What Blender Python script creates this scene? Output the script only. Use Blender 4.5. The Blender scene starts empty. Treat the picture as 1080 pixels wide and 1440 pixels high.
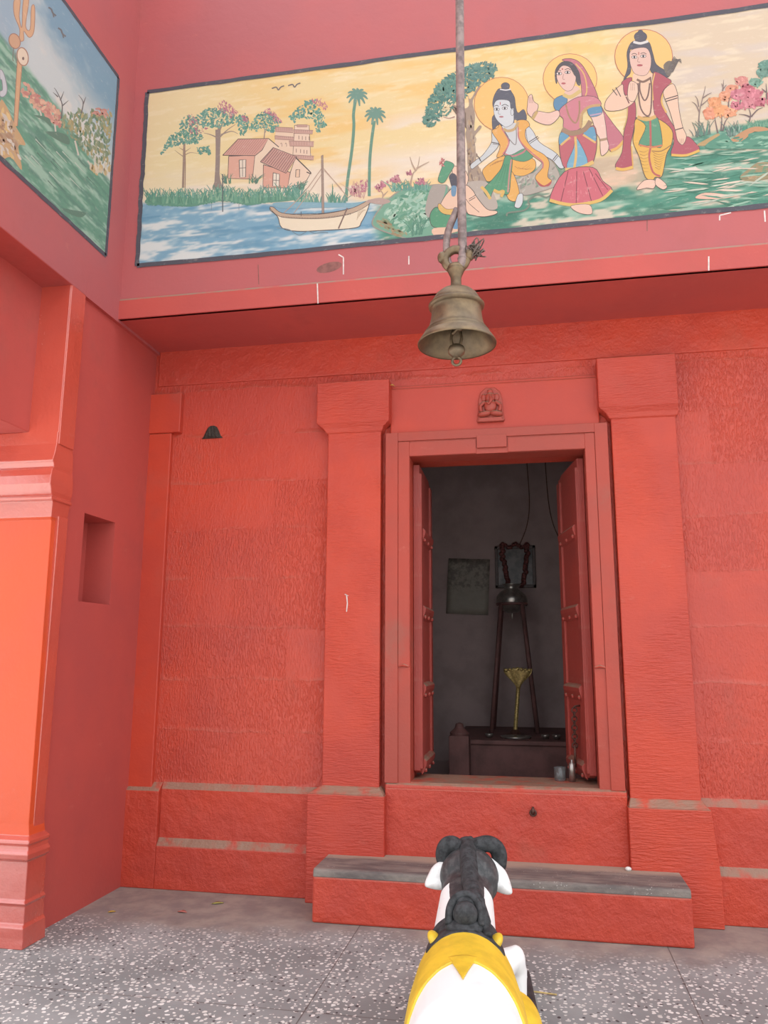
import bpy, bmesh, math, random
import numpy as np
from mathutils import Vector, Matrix, noise as mnoise
random.seed(7); np.random.seed(7)
S = bpy.context.scene
COL = S.collection
PI = math.pi
# ------------------------------------------------------------------ camera
YAW, PITCH, ROLL, FPX, CH = math.radians(10.81), math.radians(10.54), math.radians(.24), 1092.0, 1.5
fwd = Vector((-math.sin(YAW)*math.cos(PITCH), math.cos(YAW)*math.cos(PITCH), math.sin(PITCH)))
r0 = Vector((math.cos(YAW), math.sin(YAW), 0)); u0 = r0.cross(fwd)
right = math.cos(ROLL)*r0 + math.sin(ROLL)*u0; up = -math.sin(ROLL)*r0 + math.cos(ROLL)*u0
cam = bpy.data.cameras.new('camera'); camo = bpy.data.objects.new('camera', cam); COL.objects.link(camo)
camo.matrix_world = Matrix(((right.x, up.x, -fwd.x, 0), (right.y, up.y, -fwd.y, 0), (right.z, up.z, -fwd.z, CH), (0, 0, 0, 1)))
cam.sensor_fit = 'VERTICAL'; cam.sensor_height = 24.0; cam.lens = FPX/1440*24.0; cam.clip_start = .05
S.camera = camo

# ------------------------------------------------------------------ helpers
def lin(c):
    return tuple(((v/255)/12.92 if v/255 <= .04045 else ((v/255+.055)/1.055)**2.4) for v in c)

def link(name, bm, mats, parent=None, smooth=False, bevel=0, loc=None):
    bmesh.ops.recalc_face_normals(bm, faces=bm.faces)
    me = bpy.data.meshes.new(name); bm.to_mesh(me); bm.free()
    for m in (mats if isinstance(mats, (list, tuple)) else [mats]): me.materials.append(m)
    if smooth:
        for p in me.polygons: p.use_smooth = True
    o = bpy.data.objects.new(name, me); COL.objects.link(o)
    if parent: o.parent = parent
    if loc: o.location = loc
    if bevel:
        md = o.modifiers.new('bevel', 'BEVEL'); md.width = bevel; md.segments = 2; md.limit_method = 'ANGLE'; md.angle_limit = .6
    return o
def tag(o, label, cat, group=None):
    o['label'] = label; o['category'] = cat
    if group: o['group'] = group
    return o
def struct(o):
    o['kind'] = 'structure'; return o
def thing(name, label, cat, loc=(0, 0, 0), rz=0, group=None):
    o = bpy.data.objects.new(name, None); COL.objects.link(o); o.empty_display_size = .1
    o.location = loc; o.rotation_euler = (0, 0, rz)
    return tag(o, label, cat, group)
def box(bm, x0, x1, y0, y1, z0, z1, mi=0):
    v = [bm.verts.new(p) for p in ((x0,y0,z0),(x1,y0,z0),(x1,y1,z0),(x0,y1,z0),(x0,y0,z1),(x1,y0,z1),(x1,y1,z1),(x0,y1,z1))]
    for f in ((0,3,2,1),(4,5,6,7),(0,1,5,4),(1,2,6,5),(2,3,7,6),(3,0,4,7)):
        bm.faces.new([v[i] for i in f]).material_index = mi
    return v
def loft(bm, rings, cap=True, closed=True, mi=0):
    R = [[bm.verts.new(p) for p in r] for r in rings]; n = len(R[0])
    for a, b in zip(R, R[1:]):
        for i in range(n if closed else n-1):
            bm.faces.new((a[i], a[(i+1) % n], b[(i+1) % n], b[i])).material_index = mi
    if cap:
        bm.faces.new(R[0][::-1]).material_index = mi; bm.faces.new(R[-1]).material_index = mi
def prism_x(bm, x0, x1, prof, mi=0):            # (y,z) outline swept along x
    loft(bm, [[(x0, y, z) for y, z in prof], [(x1, y, z) for y, z in prof]], mi=mi)
def prism_y(bm, y0, y1, prof, mi=0):
    loft(bm, [[(x, y0, z) for x, z in prof], [(x, y1, z) for x, z in prof]], mi=mi)
def lathe(bm, c, prof, n=40, mi=0, cap=False):
    loft(bm, [[(c[0]+r*math.cos(2*PI*i/n), c[1]+r*math.sin(2*PI*i/n), c[2]+z) for i in range(n)] for r, z in prof], cap=cap, mi=mi)
def tube(bm, pts, rad, n=10, mi=0, cap=True):
    pts = [Vector(p) for p in pts]
    if not isinstance(rad, (list, tuple)): rad = [rad]*len(pts)
    rings = []; a = None
    for i, p in enumerate(pts):
        t = (pts[min(i+1, len(pts)-1)] - pts[max(i-1, 0)]).normalized()
        if a is None: a = t.orthogonal().normalized()
        a = (a - t*a.dot(t)).normalized(); b = t.cross(a)
        rings.append([p + rad[i]*(a*math.cos(2*PI*k/n) + b*math.sin(2*PI*k/n)) for k in range(n)])
    loft(bm, rings, cap=cap, mi=mi)
def ell(bm, c, r, nu=24, nv=14, mi=0, rot=None):
    m = Matrix.Translation(c) @ (rot.to_4x4() if rot else Matrix()) @ Matrix.Diagonal((r[0], r[1], r[2], 1))
    g = bmesh.ops.create_uvsphere(bm, u_segments=nu, v_segments=nv, radius=1, matrix=m)
    for v in g['verts']:
        for f in v.link_faces: f.material_index = mi
def torus(bm, c, R, r, rot=None, n=24, k=10, a0=0, a1=2*PI):
    full = abs(a1-a0-2*PI) < 1e-6; rings = []
    for i in range(n if full else n+1):
        t = a0+(a1-a0)*i/n; ring = []
        for j in range(k):
            s = 2*PI*j/k; p = Vector(((R+r*math.cos(s))*math.cos(t), (R+r*math.cos(s))*math.sin(t), r*math.sin(s)))
            ring.append((rot @ p if rot else p) + Vector(c))
        rings.append(ring)
    if full: rings.append(rings[0]); 
    if full:
        V = [[bm.verts.new(p) for p in r_] for r_ in rings[:-1]]
        for i in range(n):
            for j in range(k): bm.faces.new((V[i][j], V[i][(j+1) % k], V[(i+1) % n][(j+1) % k], V[(i+1) % n][j]))
    else: loft(bm, rings)
def cr(pts, sub=5, closed=False):
    P = [Vector(p) for p in pts]; n = len(P); out = []
    for i in range(n if closed else n-1):
        g = (lambda k: P[k % n]) if closed else (lambda k: P[min(max(k, 0), n-1)])
        a, b, c, d = g(i-1), g(i), g(i+1), g(i+2)
        for s in range(sub):
            t = s/sub
            out.append(.5*((2*b)+(c-a)*t+(2*a-5*b+4*c-d)*t*t+(3*b-a-3*c+d)*t**3))
    if not closed: out.append(P[-1])
    return out

# ------------------------------------------------------------------ materials
class NT:
    def __init__(s, name):
        s.m = bpy.data.materials.new(name); s.m.use_nodes = True; s.t = s.m.node_tree; s.t.nodes.clear()
        s.out = s.t.nodes.new('ShaderNodeOutputMaterial'); s.b = s.t.nodes.new('ShaderNodeBsdfPrincipled')
        s.t.links.new(s.b.outputs[0], s.out.inputs[0])
        s.co = s.t.nodes.new('ShaderNodeTexCoord').outputs['Object']
    def n(s, kind, **k):
        nd = s.t.nodes.new(kind)
        for a, v in k.items(): setattr(nd, a, v)
        return nd
    def set(s, sock, v):
        if isinstance(v, bpy.types.NodeSocket): s.t.links.new(v, sock)
        elif isinstance(v, tuple) and len(v) == 3 and sock.type == 'RGBA': sock.default_value = (*v, 1)
        else: sock.default_value = v
    def map(s, scale=(1, 1, 1), rot=(0, 0, 0)):
        nd = s.n('ShaderNodeMapping'); s.set(nd.inputs[0], s.co); nd.inputs['Scale'].default_value = scale; nd.inputs['Rotation'].default_value = rot
        return nd.outputs[0]
    def noise(s, scale, detail=4, rough=.55, vec=None, dist=0):
        nd = s.n('ShaderNodeTexNoise'); s.set(nd.inputs['Vector'], vec if vec is not None else s.co)
        nd.inputs['Scale'].default_value = scale; nd.inputs['Detail'].default_value = detail; nd.inputs['Roughness'].default_value = rough; nd.inputs['Distortion'].default_value = dist
        return nd.outputs['Fac']
    def vor(s, scale, vec=None, feature='F1', out='Distance', rnd=1):
        nd = s.n('ShaderNodeTexVoronoi', feature=feature); s.set(nd.inputs['Vector'], vec if vec is not None else s.co)
        nd.inputs['Scale'].default_value = scale; nd.inputs['Randomness'].default_value = rnd
        return nd.outputs[out]
    def ramp(s, f, a, b):                      # smooth 0..1 between a and b
        nd = s.n('ShaderNodeMapRange', interpolation_type='SMOOTHSTEP'); s.set(nd.inputs[0], f)
        nd.inputs[1].default_value = a; nd.inputs[2].default_value = b
        return nd.outputs[0]
    def mix(s, f, a, b, mode='MIX'):
        nd = s.n('ShaderNodeMix', data_type='RGBA', blend_type=mode); s.set(nd.inputs[0], f); s.set(nd.inputs[6], a); s.set(nd.inputs[7], b)
        return nd.outputs[2]
    def math(s, op, a, b=0.0, c=0.0):
        nd = s.n('ShaderNodeMath', operation=op)
        for i, v in enumerate((a, b, c)): s.set(nd.inputs[i], v)
        return nd.outputs[0]
    def sep(s, v):
        nd = s.n('ShaderNodeSeparateXYZ'); s.set(nd.inputs[0], v); return nd.outputs
    def normal(s):
        return s.n('ShaderNodeNewGeometry').outputs['Normal']
    def bump(s, h, strength=.5, dist=.01):
        nd = s.n('ShaderNodeBump'); s.set(nd.inputs['Height'], h); nd.inputs['Strength'].default_value = strength; nd.inputs['Distance'].default_value = dist
        s.t.links.new(nd.outputs[0], s.b.inputs['Normal'])
    def done(s, col, rough=.5, metal=0.0, spec=.5):
        s.set(s.b.inputs['Base Color'], col); s.set(s.b.inputs['Roughness'], rough); s.set(s.b.inputs['Metallic'], metal)
        s.b.inputs['Specular IOR Level'].default_value = spec
        return s.m

RED = (.55, .062, .030)
RED2 = (.47, .055, .034)
DUST = (.275, .20, .14)
def paint(name, col=RED, col2=RED2, tex='rough', strength=.6, rough=.42, dust=True, grime=.25, spec=.42):
    t = NT(name)
    big = t.ramp(t.noise(1.3, 4, .6), .35, .65)
    c = t.mix(big, col, col2)
    pale = t.ramp(t.noise(5.5, 6, .7, t.map((1, 1, 1.6))), .62, .80)
    c = t.mix(t.math('MULTIPLY', pale, .35), c, (.60, .19, .14))
    gr = t.ramp(t.noise(2.3, 6, .65, t.map((1, 1, .7))), .57, .75)
    c = t.mix(t.math('MULTIPLY', gr, grime), c, (.30, .115, .085))
    if dust:
        nz = t.sep(t.normal())[2]
        d = t.math('MULTIPLY', t.ramp(nz, .30, .55), t.ramp(t.noise(9, 4), .25, .55))
        c = t.mix(t.math('MULTIPLY', d, .85), c, DUST)
    fine = t.noise(60, 5, .65)
    if tex == 'smooth':
        h = t.math('ADD', t.math('MULTIPLY', fine, .12), t.math('MULTIPLY', t.noise(9, 4), .5))
    elif tex == 'chisel_up':                   # upright chisel strokes, broken into stone courses
        # dressed stone courses: each course has its own relief, with a rough lip along its edge
        X = t.sep(t.co)
        zz = t.math('ADD', t.math('MULTIPLY', X[2], 2.9), t.math('MULTIPLY', t.noise(2.2, 4, .6), .22))
        cell = t.n('ShaderNodeCombineXYZ'); t.set(cell.inputs[2], t.math('FLOOR', zz)); t.set(cell.inputs[0], t.math('FLOOR', t.math('ADD', t.math('MULTIPLY', X[0], .9), t.math('MULTIPLY', t.math('FLOOR', zz), .37))))
        wn = t.n('ShaderNodeTexWhiteNoise'); t.set(wn.inputs[0], cell.outputs[0]); am = wn.outputs['Value']
        fz = t.math('FRACT', zz); lip = t.math('MULTIPLY', t.math('SUBTRACT', 1.0, t.ramp(fz, .0, .10)), t.ramp(t.noise(4, 5, .65, t.map((1, 1, 2))), .40, .62))
        v = t.ramp(t.noise(60, 3, .6, t.map((1.5, 1.5, .5)), .2), .42, .70)
        h = t.math('ADD', t.math('MULTIPLY', t.math('MULTIPLY_ADD', am, .50, .05), v), t.math('MULTIPLY', fine, .22))
        h = t.math('ADD', h, t.math('MULTIPLY', am, .30))
        h = t.math('ADD', h, t.math('MULTIPLY', lip, .6))
        h = t.math('ADD', h, t.math('MULTIPLY', t.noise(9, 7, .6), .55))
        c = t.mix(t.math('MULTIPLY', lip, .22), c, (.40, .17, .12))
    elif tex == 'chisel_across':
        v = t.noise(34, 3, .6, t.map((.45, .45, 2.6)), .2)
        am = t.ramp(t.noise(2.2, 2), .35, .6)
        h = t.math('ADD', t.math('MULTIPLY', t.math('ADD', am, .15), v), t.math('MULTIPLY', fine, .25))
        h = t.math('ADD', h, t.math('MULTIPLY', t.noise(6, 4), .5))
    else:
        h = t.math('ADD', t.math('MULTIPLY', t.noise(6, 9, .62), 2.0), t.math('MULTIPLY', fine, .25))
    t.bump(h, strength, .02)
    return t.done(c, t.math('ADD', rough, t.math('MULTIPLY', gr, .2)), 0.0, spec)
M = {}
M['wall'] = paint('red_paint_chiselled', tex='chisel_up', strength=.6, rough=.34, spec=.45)
M['pil'] = paint('red_paint_dressed', tex='chisel_across', strength=.5)
M['smooth'] = paint('red_paint_smooth', tex='smooth', strength=.4, grime=.2)
M['rough'] = paint('red_paint_rough', tex='rough', strength=.7)
M['frame'] = paint('red_paint_frame', (.44, .058, .034), (.36, .060, .040), tex='smooth', strength=.5, grime=.6)
M['orange'] = paint('lit_orange_paint', (.68, .086, .024), (.60, .082, .030), tex='smooth', strength=.5, rough=.36, grime=.1, dust=False)  # shaft's brighter orange has its extra daylight put into the colour
def coated(m, w):
    b = next(n for n in m.node_tree.nodes if n.type == 'BSDF_PRINCIPLED'); b.inputs['Coat Weight'].default_value = w; b.inputs['Coat Roughness'].default_value = .22; b.inputs['Coat IOR'].default_value = 1.65; return m
M['cap'] = paint('red_paint_mouldings', (.58, .088, .052), (.50, .08, .055), tex='smooth', strength=.8, rough=.20, grime=.2, dust=False, spec=.8)
M['plaster'] = paint('hazed_rose_plaster', (.43, .106, .106), (.39, .105, .110), tex='smooth', strength=.25, rough=.55, grime=.15)  # mauve-pink base colour carries the lens haze over the upper wall
M['side'] = paint('red_plaster_side', (.49, .083, .068), (.44, .078, .068), tex='smooth', strength=.3, rough=.5, grime=.2)
M['wood'] = paint('red_paint_wood', (.36, .055, .040), (.29, .052, .042), tex='chisel_up', strength=.2, rough=.5, grime=.5)
coated(M['cap'], 1.0); coated(M['orange'], .1); coated(M['wall'], .08)
def plain(name, col, rough=.5, metal=0.0, var=.15, sc=30, bump=.15, spec=.5):
    t = NT(name); f = t.noise(sc, 5, .6)
    c = t.mix(t.ramp(f, .35, .7), col, tuple(v*(1-var*2) for v in col))
    if bump: t.bump(f, bump, .004)
    return t.done(c, rough, metal, spec)
M['chalk'] = plain('white_paint_drip', (.75, .66, .62), .6)
M['soot'] = plain('soot', (.055, .045, .035), .8, 0, .3, 60, .5)
M['scuff'] = plain('dark_scuff', (.26, .10, .085), .6)
M['tread'] = None
def terrazzo():
    t = NT('terrazzo')
    base = t.mix(t.ramp(t.noise(2.0, 5, .6), .35, .7), (.215, .232, .228), (.305, .322, .315))
    X = t.sep(t.co)
    # chips: warped cells, a share of them filled, each stretched its own way
    w = t.n('ShaderNodeTexNoise'); t.set(w.inputs['Vector'], t.co); w.inputs['Scale'].default_value = 38; w.inputs['Detail'].default_value = 1
    ad = t.n('ShaderNodeVectorMath', operation='MULTIPLY_ADD'); t.set(ad.inputs[0], w.outputs['Color']); ad.inputs[1].default_value = (.022, .022, 0); t.set(ad.inputs[2], t.co)
    vv = t.n('ShaderNodeTexVoronoi', voronoi_dimensions='2D'); t.set(vv.inputs['Vector'], ad.outputs[0]); vv.inputs['Scale'].default_value = 36
    cs = t.sep(vv.outputs['Color'])
    lim = t.math('MULTIPLY_ADD', cs[1], .26, .12)
    ins = t.math('LESS_THAN', vv.outputs['Distance'], lim)
    pick = t.math('GREATER_THAN', cs[0], .30)
    dirt = t.ramp(t.math('ADD', X[1], t.math('MULTIPLY', t.noise(1.6, 5, .6), .9)), 4.75, 5.05)   # dusty, chipless band along the wall
    clean = t.math('SUBTRACT', 1.0, dirt)
    chip = t.math('MULTIPLY', t.math('MULTIPLY', ins, pick), clean)
    cc = t.mix(cs[2], (.58, .58, .54), (.80, .80, .76))
    c = t.mix(chip, base, cc)
    v2 = t.n('ShaderNodeTexVoronoi', voronoi_dimensions='2D'); t.set(v2.inputs['Vector'], ad.outputs[0]); v2.inputs['Scale'].default_value = 29
    c2 = t.sep(v2.outputs['Color'])
    dk = t.math('MULTIPLY', t.math('MULTIPLY', t.math('LESS_THAN', v2.outputs['Distance'], .19), t.math('GREATER_THAN', c2[0], .86)), clean)
    c = t.mix(dk, c, (.05, .05, .055))
    brown = t.mix(t.ramp(t.noise(6, 6, .6), .35, .65), (.34, .30, .255), (.22, .195, .18))
    c = t.mix(t.math('MULTIPLY', dirt, .9), c, brown)
    def joint(v, at, w=.006):
        return t.math('LESS_THAN', t.math('ABSOLUTE', t.math('SUBTRACT', v, at)), w*.5)
    jj = t.math('MAXIMUM', t.math('MAXIMUM', joint(X[0], -1.016), joint(X[0], .645)), t.math('MAXIMUM', joint(X[1], 3.54), joint(X[1], 1.9)))
    c = t.mix(t.math('MULTIPLY', jj, .85), c, (.09, .08, .075))
    st = t.ramp(t.noise(3.2, 5, .65), .60, .75)
    c = t.mix(t.math('MULTIPLY', st, .4), c, (.12, .11, .105))
    t.bump(t.math('ADD', t.noise(80, 3), t.math('MULTIPLY', jj, -2.0)), .15, .004)
    return t.done(c, t.math('MULTIPLY_ADD', chip, -.12, .5), 0.0, .4)
M['floor'] = terrazzo()
def treadm():
    t = NT('worn_grey_stone')
    c = t.mix(t.ramp(t.noise(7, 7, .65, t.map((.5, 2, 1))), .35, .68), (.115, .095, .09), (.255, .215, .185))
    X = t.sep(t.co)
    d = t.ramp(t.math('ADD', X[1], t.math('MULTIPLY', t.noise(5, 5), .12)), 4.93, 5.02)
    c = t.mix(d, c, (.36, .28, .215))
    sp = t.math('MULTIPLY', t.math('LESS_THAN', t.vor(70), .16), t.math('GREATER_THAN', t.noise(9, 2), .6))
    c = t.mix(sp, c, (.5, .47, .43))
    t.bump(t.noise(25, 7, .65), .5, .01)
    return t.done(c, .75)
M['tread'] = treadm()
M['dark'] = plain('hazed_room_plaster', (.40, .305, .295), .9, 0, .10, 4, .3, .2)  # grey-brown, raised to hold the lens haze that lifts the dark room
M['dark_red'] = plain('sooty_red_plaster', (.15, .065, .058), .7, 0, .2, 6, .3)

def mural_mat():
    t = NT('wall_painting')
    at = t.n('ShaderNodeVertexColor', layer_name='paint').outputs['Color']
    f = t.noise(28, 7, .7, t.map((.7, .7, 1.6)))
    c = t.mix(t.math('MULTIPLY', t.ramp(f, .55, .8), .30), at, (.80, .74, .64))
    g = t.noise(120, 3, .6)
    c = t.mix(t.math('MULTIPLY', t.ramp(g, .55, .75), .10), c, (.35, .30, .26))
    t.bump(f, .15, .004)
    return t.done(c, .7, 0.0, .3)
M['mural'] = mural_mat()

# ------------------------------------------------------------------ setting
UPY = 4.52       # face of the upper wall
LX = -2.70       # face of the side wall
SOF = 3.74
bm = bmesh.new(); box(bm, -4.5, 7, 1.2, 5.6, -.12, 0)
struct(link('floor', bm, M['floor']))
M['yard'] = plain('pale_courtyard_stone', (.74, .71, .66), .8, 0, .1, 3, .2)  # unseen ground, made pale to bounce light up under the beam
bm = bmesh.new(); box(bm, -14, 14, -16, 1.2, -.14, -.02); box(bm, -14, -4.5, 1.2, 6, -.14, -.02)
struct(link('floor', bm, M['yard']))

bm = bmesh.new()
for a in ((-3.3, -.80, 5.12, 5.42, 0, 3.95), (.375, 5.0, 5.12, 5.42, 0, 3.95), (-.80, .375, 5.12, 5.42, 2.845, 3.95), (-.80, .375, 5.12, 5.42, 0, .70)): box(bm, *a)
struct(link('wall_back', bm, M['wall']))
# dado with sunk panels and sloping dusty ledges
bm = bmesh.new()
prism_x(bm, -2.75, -2.49, [(5.06, 0), (5.2, 0), (5.2, .66), (5.12, .66), (5.06, .61)])
prism_x(bm, -2.49, -1.40, [(5.06, 0), (5.2, 0), (5.2, .32), (5.10, .32), (5.06, .265)])
prism_x(bm, -2.49, -1.40, [(5.095, .2), (5.2, .2), (5.2, .67), (5.125, .67), (5.095, .62)])
prism_x(bm, .90, 5.0, [(5.06, 0), (5.2, 0), (5.2, .315), (5.10, .315), (5.06, .26)])
prism_x(bm, .90, 5.0, [(5.095, .2), (5.2, .2), (5.2, .69), (5.125, .69), (5.095, .635)])
struct(link('baseboard_back', bm, M['rough'], bevel=.006))
# corner pilaster
bm = bmesh.new()
box(bm, -2.75, -2.555, 5.085, 5.2, .62, 3.10)
box(bm, -2.75, -2.485, 5.07, 5.2, 3.10, 3.40)
struct(link('trim_1', bm, M['smooth'], bevel=.006))
def pilaster(name, px0, px1, sx0, sx1, cx0, cx1, zb, zs, zc, zt, slant):
    bm = bmesh.new()
    # plinth
    prof = [(px0, 0), (px1+slant, 0), (px1+slant, .27), (px1, zb), (px0, zb)]
    prism_y(bm, 4.98, 5.2, prof)
    loft(bm, [[(px0+.004, 4.984, zb), (px1-.004, 4.984, zb), (px1-.004, 5.2, zb), (px0+.004, 5.2, zb)],
              [(sx0, 5.038, zb+.045), (sx1, 5.038, zb+.045), (sx1, 5.2, zb+.045), (sx0, 5.2, zb+.045)]])
    # shaft, neck and capital block
    R = lambda x0, x1, y, z: [(x0, y, z), (x1, y, z), (x1, 5.2, z), (x0, 5.2, z)]
    loft(bm, [R(sx0, sx1, 5.04, zb), R(sx0, sx1, 5.04, zs), R(sx0-.012, sx1+.012, 5.03, zs+.006), R(sx0-.03, sx1+.02, 5.022, (zs+zc)/2),
              R(cx0+.006, cx1-.004, 5.004, zc-.006), R(cx0, cx1, 5.0, zc), R(cx0, cx1, 5.0, zt)])
    if name == 'trim_2':
        for (x0_, z0_), (x1_, z1_) in (((-1.213, 1.90), (-1.207, 1.845)), ((-1.225, 1.905), (-1.200, 1.895)), ((-1.207, 1.845), (-1.212, 1.79))):
            f = bm.faces.new([bm.verts.new((x, 5.0392, z)) for x, z in ((x0_-.004, z0_), (x1_-.003, z1_), (x1_+.003, z1_), (x0_+.004, z0_+.003))]); f.material_index = 1
    return struct(link(name, bm, [M['pil'], M['chalk']], bevel=.007))
pilaster('trim_2', -1.440, -.942, -1.36, -.987, -1.435, -.924, .645, 3.015, 3.085, 3.38, 0)
pilaster('trim_3', .515, .975, .536, .935, .460, .952, .635, 3.02, 3.095, 3.43, .03)
# stone between the capitals
bm = bmesh.new(); box(bm, -.93, .47, 5.09, 5.2, 3.0, 3.335); box(bm, -.93, .47, 5.105, 5.2, 3.335, 3.36)
struct(link('trim_4', bm, M['smooth'], bevel=.008))
# niche bar above: shallow course joint under the beam
bm = bmesh.new(); box(bm, -2.7, 5.0, 5.108, 5.2, 3.47, 3.80)
struct(link('trim_5', bm, M['rough'], bevel=.01))

# door: frame + two leaves
def rect_ring(bm, x0, x1, z0, z1, X0, X1, Z1, yf, yb):     # inner x0,x1,z1 ; outer X0,X1,Z1 ; from z0 up
    box(bm, X0, x0, yf, yb, z0, Z1); box(bm, x1, X1, yf, yb, z0, Z1); box(bm, x0, x1, yf, yb, z1, Z1)
DX0, DX1, DZ0, DZ1 = -.790, .364, .715, 2.836
door = bpy.data.objects.new('door_1', None); COL.objects.link(door); door.location = (-.21, 5.06, .715); struct(door)
def child(o, root):
    o.parent = root; o.matrix_parent_inverse = Matrix.Translation(-root.location) if root.rotation_euler.z == 0 else (Matrix.Translation(root.location) @ Matrix.Rotation(root.rotation_euler.z, 4, 'Z')).inverted()
    return o
bm = bmesh.new()
rect_ring(bm, DX0, DX1, DZ0, DZ1, -.955, .512, 3.005, 5.062, 5.24)
rect_ring(bm, -.87, .43, DZ0, 2.945, -.955, .512, 3.005, 5.050, 5.07)
# inner raised fillet, stopped above the sill, with the plain tab in the middle of the lintel
box(bm, -.868, DX0-.002, 5.053, 5.07, 1.44, 2.94); box(bm, DX1+.002, .428, 5.053, 5.07, 1.44, 2.94)
box(bm, DX0-.002, -.34, 5.053, 5.07, DZ1+.002, 2.935); box(bm, -.13, DX1+.002, 5.053, 5.07, DZ1+.002, 2.935)
box(bm, -.335, -.137, 5.045, 5.07, 2.872, 2.96)
for x in (-.832, .398): tube(bm, [(x-.034, 5.058, 1.437), (x, 5.050, 1.446), (x+.034, 5.058, 1.437)], [.006, .011, .006], 8)
child(link('door_frame', bm, M['frame'], bevel=.004), door)
def leaf(hx, hy, ang, w, side):
    # leaf plane starts at the hinge and runs inward; side = +1: its seen face looks to +x
    root = bpy.data.objects.new('door_leaf', None)
    bm = bmesh.new()
    z0, z1 = .755, 2.81
    prof = [(0, z0+.02), (.05, z0), (w, z0), (w, z1-.03), (w-.05, z1-.03), (w-.10, z1-.01), (.12, z1), (.0, z1)]
    loft(bm, [[(-.022, y, z) for y, z in prof], [(.022, y, z) for y, z in prof]])
    s = side
    for y0, y1 in ((.0, .085), (w-.09, w)): box(bm, min(s*.012, s*.036), max(s*.012, s*.036), y0+.003, y1-.003, z0+.03, z1-.06)
    o = link('door_leaf', bm, M['wood'], bevel=.004)
    o.matrix_world = Matrix.Translation((hx, hy, 0)) @ Matrix.Rotation(ang, 4, 'Z')
    for zr in (2.33, 1.80, 1.28, .80):
        b2 = bmesh.new()
        loft(b2, [[(s*x, y, zr+dz) for x, dz in ((.02, -.06), (.034, -.045), (.052, 0), (.054, .025), (.042, .04), (.02, .05))] for y in (.06, w-.06)])
        for k in range(3): ell(b2, (s*.042, .10+k*(w-.2)/2, zr-.035), (.012, .012, .014), 10, 8)
        r = link('batten', b2, M['wood'], bevel=.003); r.parent = o
    o.parent = door; o.matrix_parent_inverse = Matrix.Translation(-door.location)
    return o
lw = .575
leafL = leaf(-.766, 5.195, 0.0, lw, 1)
leafR = leaf(.340, 5.20, math.radians(11.0), .56, -1)
M['iron'] = plain('rusty_iron', (.14, .065, .05), .55, .6, .3, 60, .3)
bm = bmesh.new()
for k in range(9):
    rot = Matrix.Rotation(PI/2, 3, 'Y') @ Matrix.Rotation(0, 3, 'X') if k % 2 else Matrix.Rotation(PI/2, 3, 'X')
    torus(bm, (-.060, .18+.003*k, 1.16-k*.028), .017, .0045, rot, 14, 6)
tube(bm, [(-.02, .18, 1.19), (-.06, .18, 1.185), (-.06, .18, 1.17)], .006, 8)
tube(bm, [(-.060, .20, .94), (-.060, .21, .80)], .008, 8)
ch = link('latch_chain', bm, M['iron'], smooth=True); ch.parent = leafR; ch['label'] = 'dark iron latch chain'

# sill wall and the step in front of it
bm = bmesh.new(); box(bm, -.95, .52, 5.04, 5.2, 0, .69); prism_x(bm, -.95, .52, [(5.04, .68), (5.45, .68), (5.45, .722), (5.07, .722), (5.045, .708)])
struct(link('trim_6', bm, M['rough'], bevel=.01))
st = thing('stone_step', 'broad red stone step with a worn dark grey top below the doorway', 'step', (-.26, 4.82, 0))
bm = bmesh.new(); box(bm, -1.298, .782, 4.640, 5.0, 0, .250)
child(link('riser', bm, M['rough'], bevel=.012), st)
bm = bmesh.new(); prism_x(bm, -1.296, .780, [(4.640, .245), (5.06, .245), (5.06, .290), (4.655, .290), (4.642, .280)])
tr = child(link('tread', bm, M['tread'], bevel=.006), st); tr['label'] = 'worn dark grey stone top'

# upper wall carrying the long painting, and its beam course
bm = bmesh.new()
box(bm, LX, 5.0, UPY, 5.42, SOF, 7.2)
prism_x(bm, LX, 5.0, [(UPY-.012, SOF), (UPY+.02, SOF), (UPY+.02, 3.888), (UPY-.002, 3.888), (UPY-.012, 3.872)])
def wallmark(bm, pts, w, mi, y=UPY-.0132):
    for (x0, z0), (x1, z1) in zip(pts, pts[1:]):
        d = Vector((x1-x0, z1-z0)); n_ = Vector((-d.y, d.x)).normalized()*w
        f = bm.faces.new([bm.verts.new((x, y, z)) for x, z in ((x0-n_.x, z0-n_.y), (x1-n_.x, z1-n_.y), (x1+n_.x, z1+n_.y), (x0+n_.x, z0+n_.y))]); f.material_index = mi
def U(x, y, ax=1, v=UPY):
    d = fwd + right*((x-540)/FPX) - up*((y-720)/FPX); t = (v-(0, 0, CH)[ax])/d[ax]
    return Vector((0, 0, CH)) + d*t
def mk(pp, w, mi, y=UPY-.0008): wallmark(bm, [(U(a, b).x, U(a, b).z) for a, b in pp], w, mi, y)
for pp in ([(476, 358), (483, 362), (483, 386)], [(575, 360), (575, 372)], [(1012, 303), (1012, 310)], [(1012, 303), (1028, 299)], [(1075, 296), (1076, 312)]): mk(pp, .004, 1)
for pp in ([(447, 400), (448, 428)], [(996, 362), (996, 382)]): mk(pp, .004, 1, UPY-.0132)
mk([(363, 372), (364, 400)], .003, 2); mk([(910, 309), (910, 325)], .003, 2)
pts = [U(455+18*math.cos(a)*1.0+8, 376+7*math.sin(a)-4*math.cos(a)) for a in [2*PI*k/16 for k in range(16)]]
f = bm.faces.new([bm.verts.new((p.x, UPY-.0008, p.z)) for p in pts]); f.material_index = 2
for f_ in bm.faces:
    q = f_.calc_center_median()
    if f_.material_index == 0 and (abs(q.z-SOF) < .004 or (q.y < UPY+.03 and q.z < 3.9)): f_.material_index = 3
struct(link('trim_7', bm, [M['plaster'], M['chalk'], M['scuff'], M['side']]))
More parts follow.
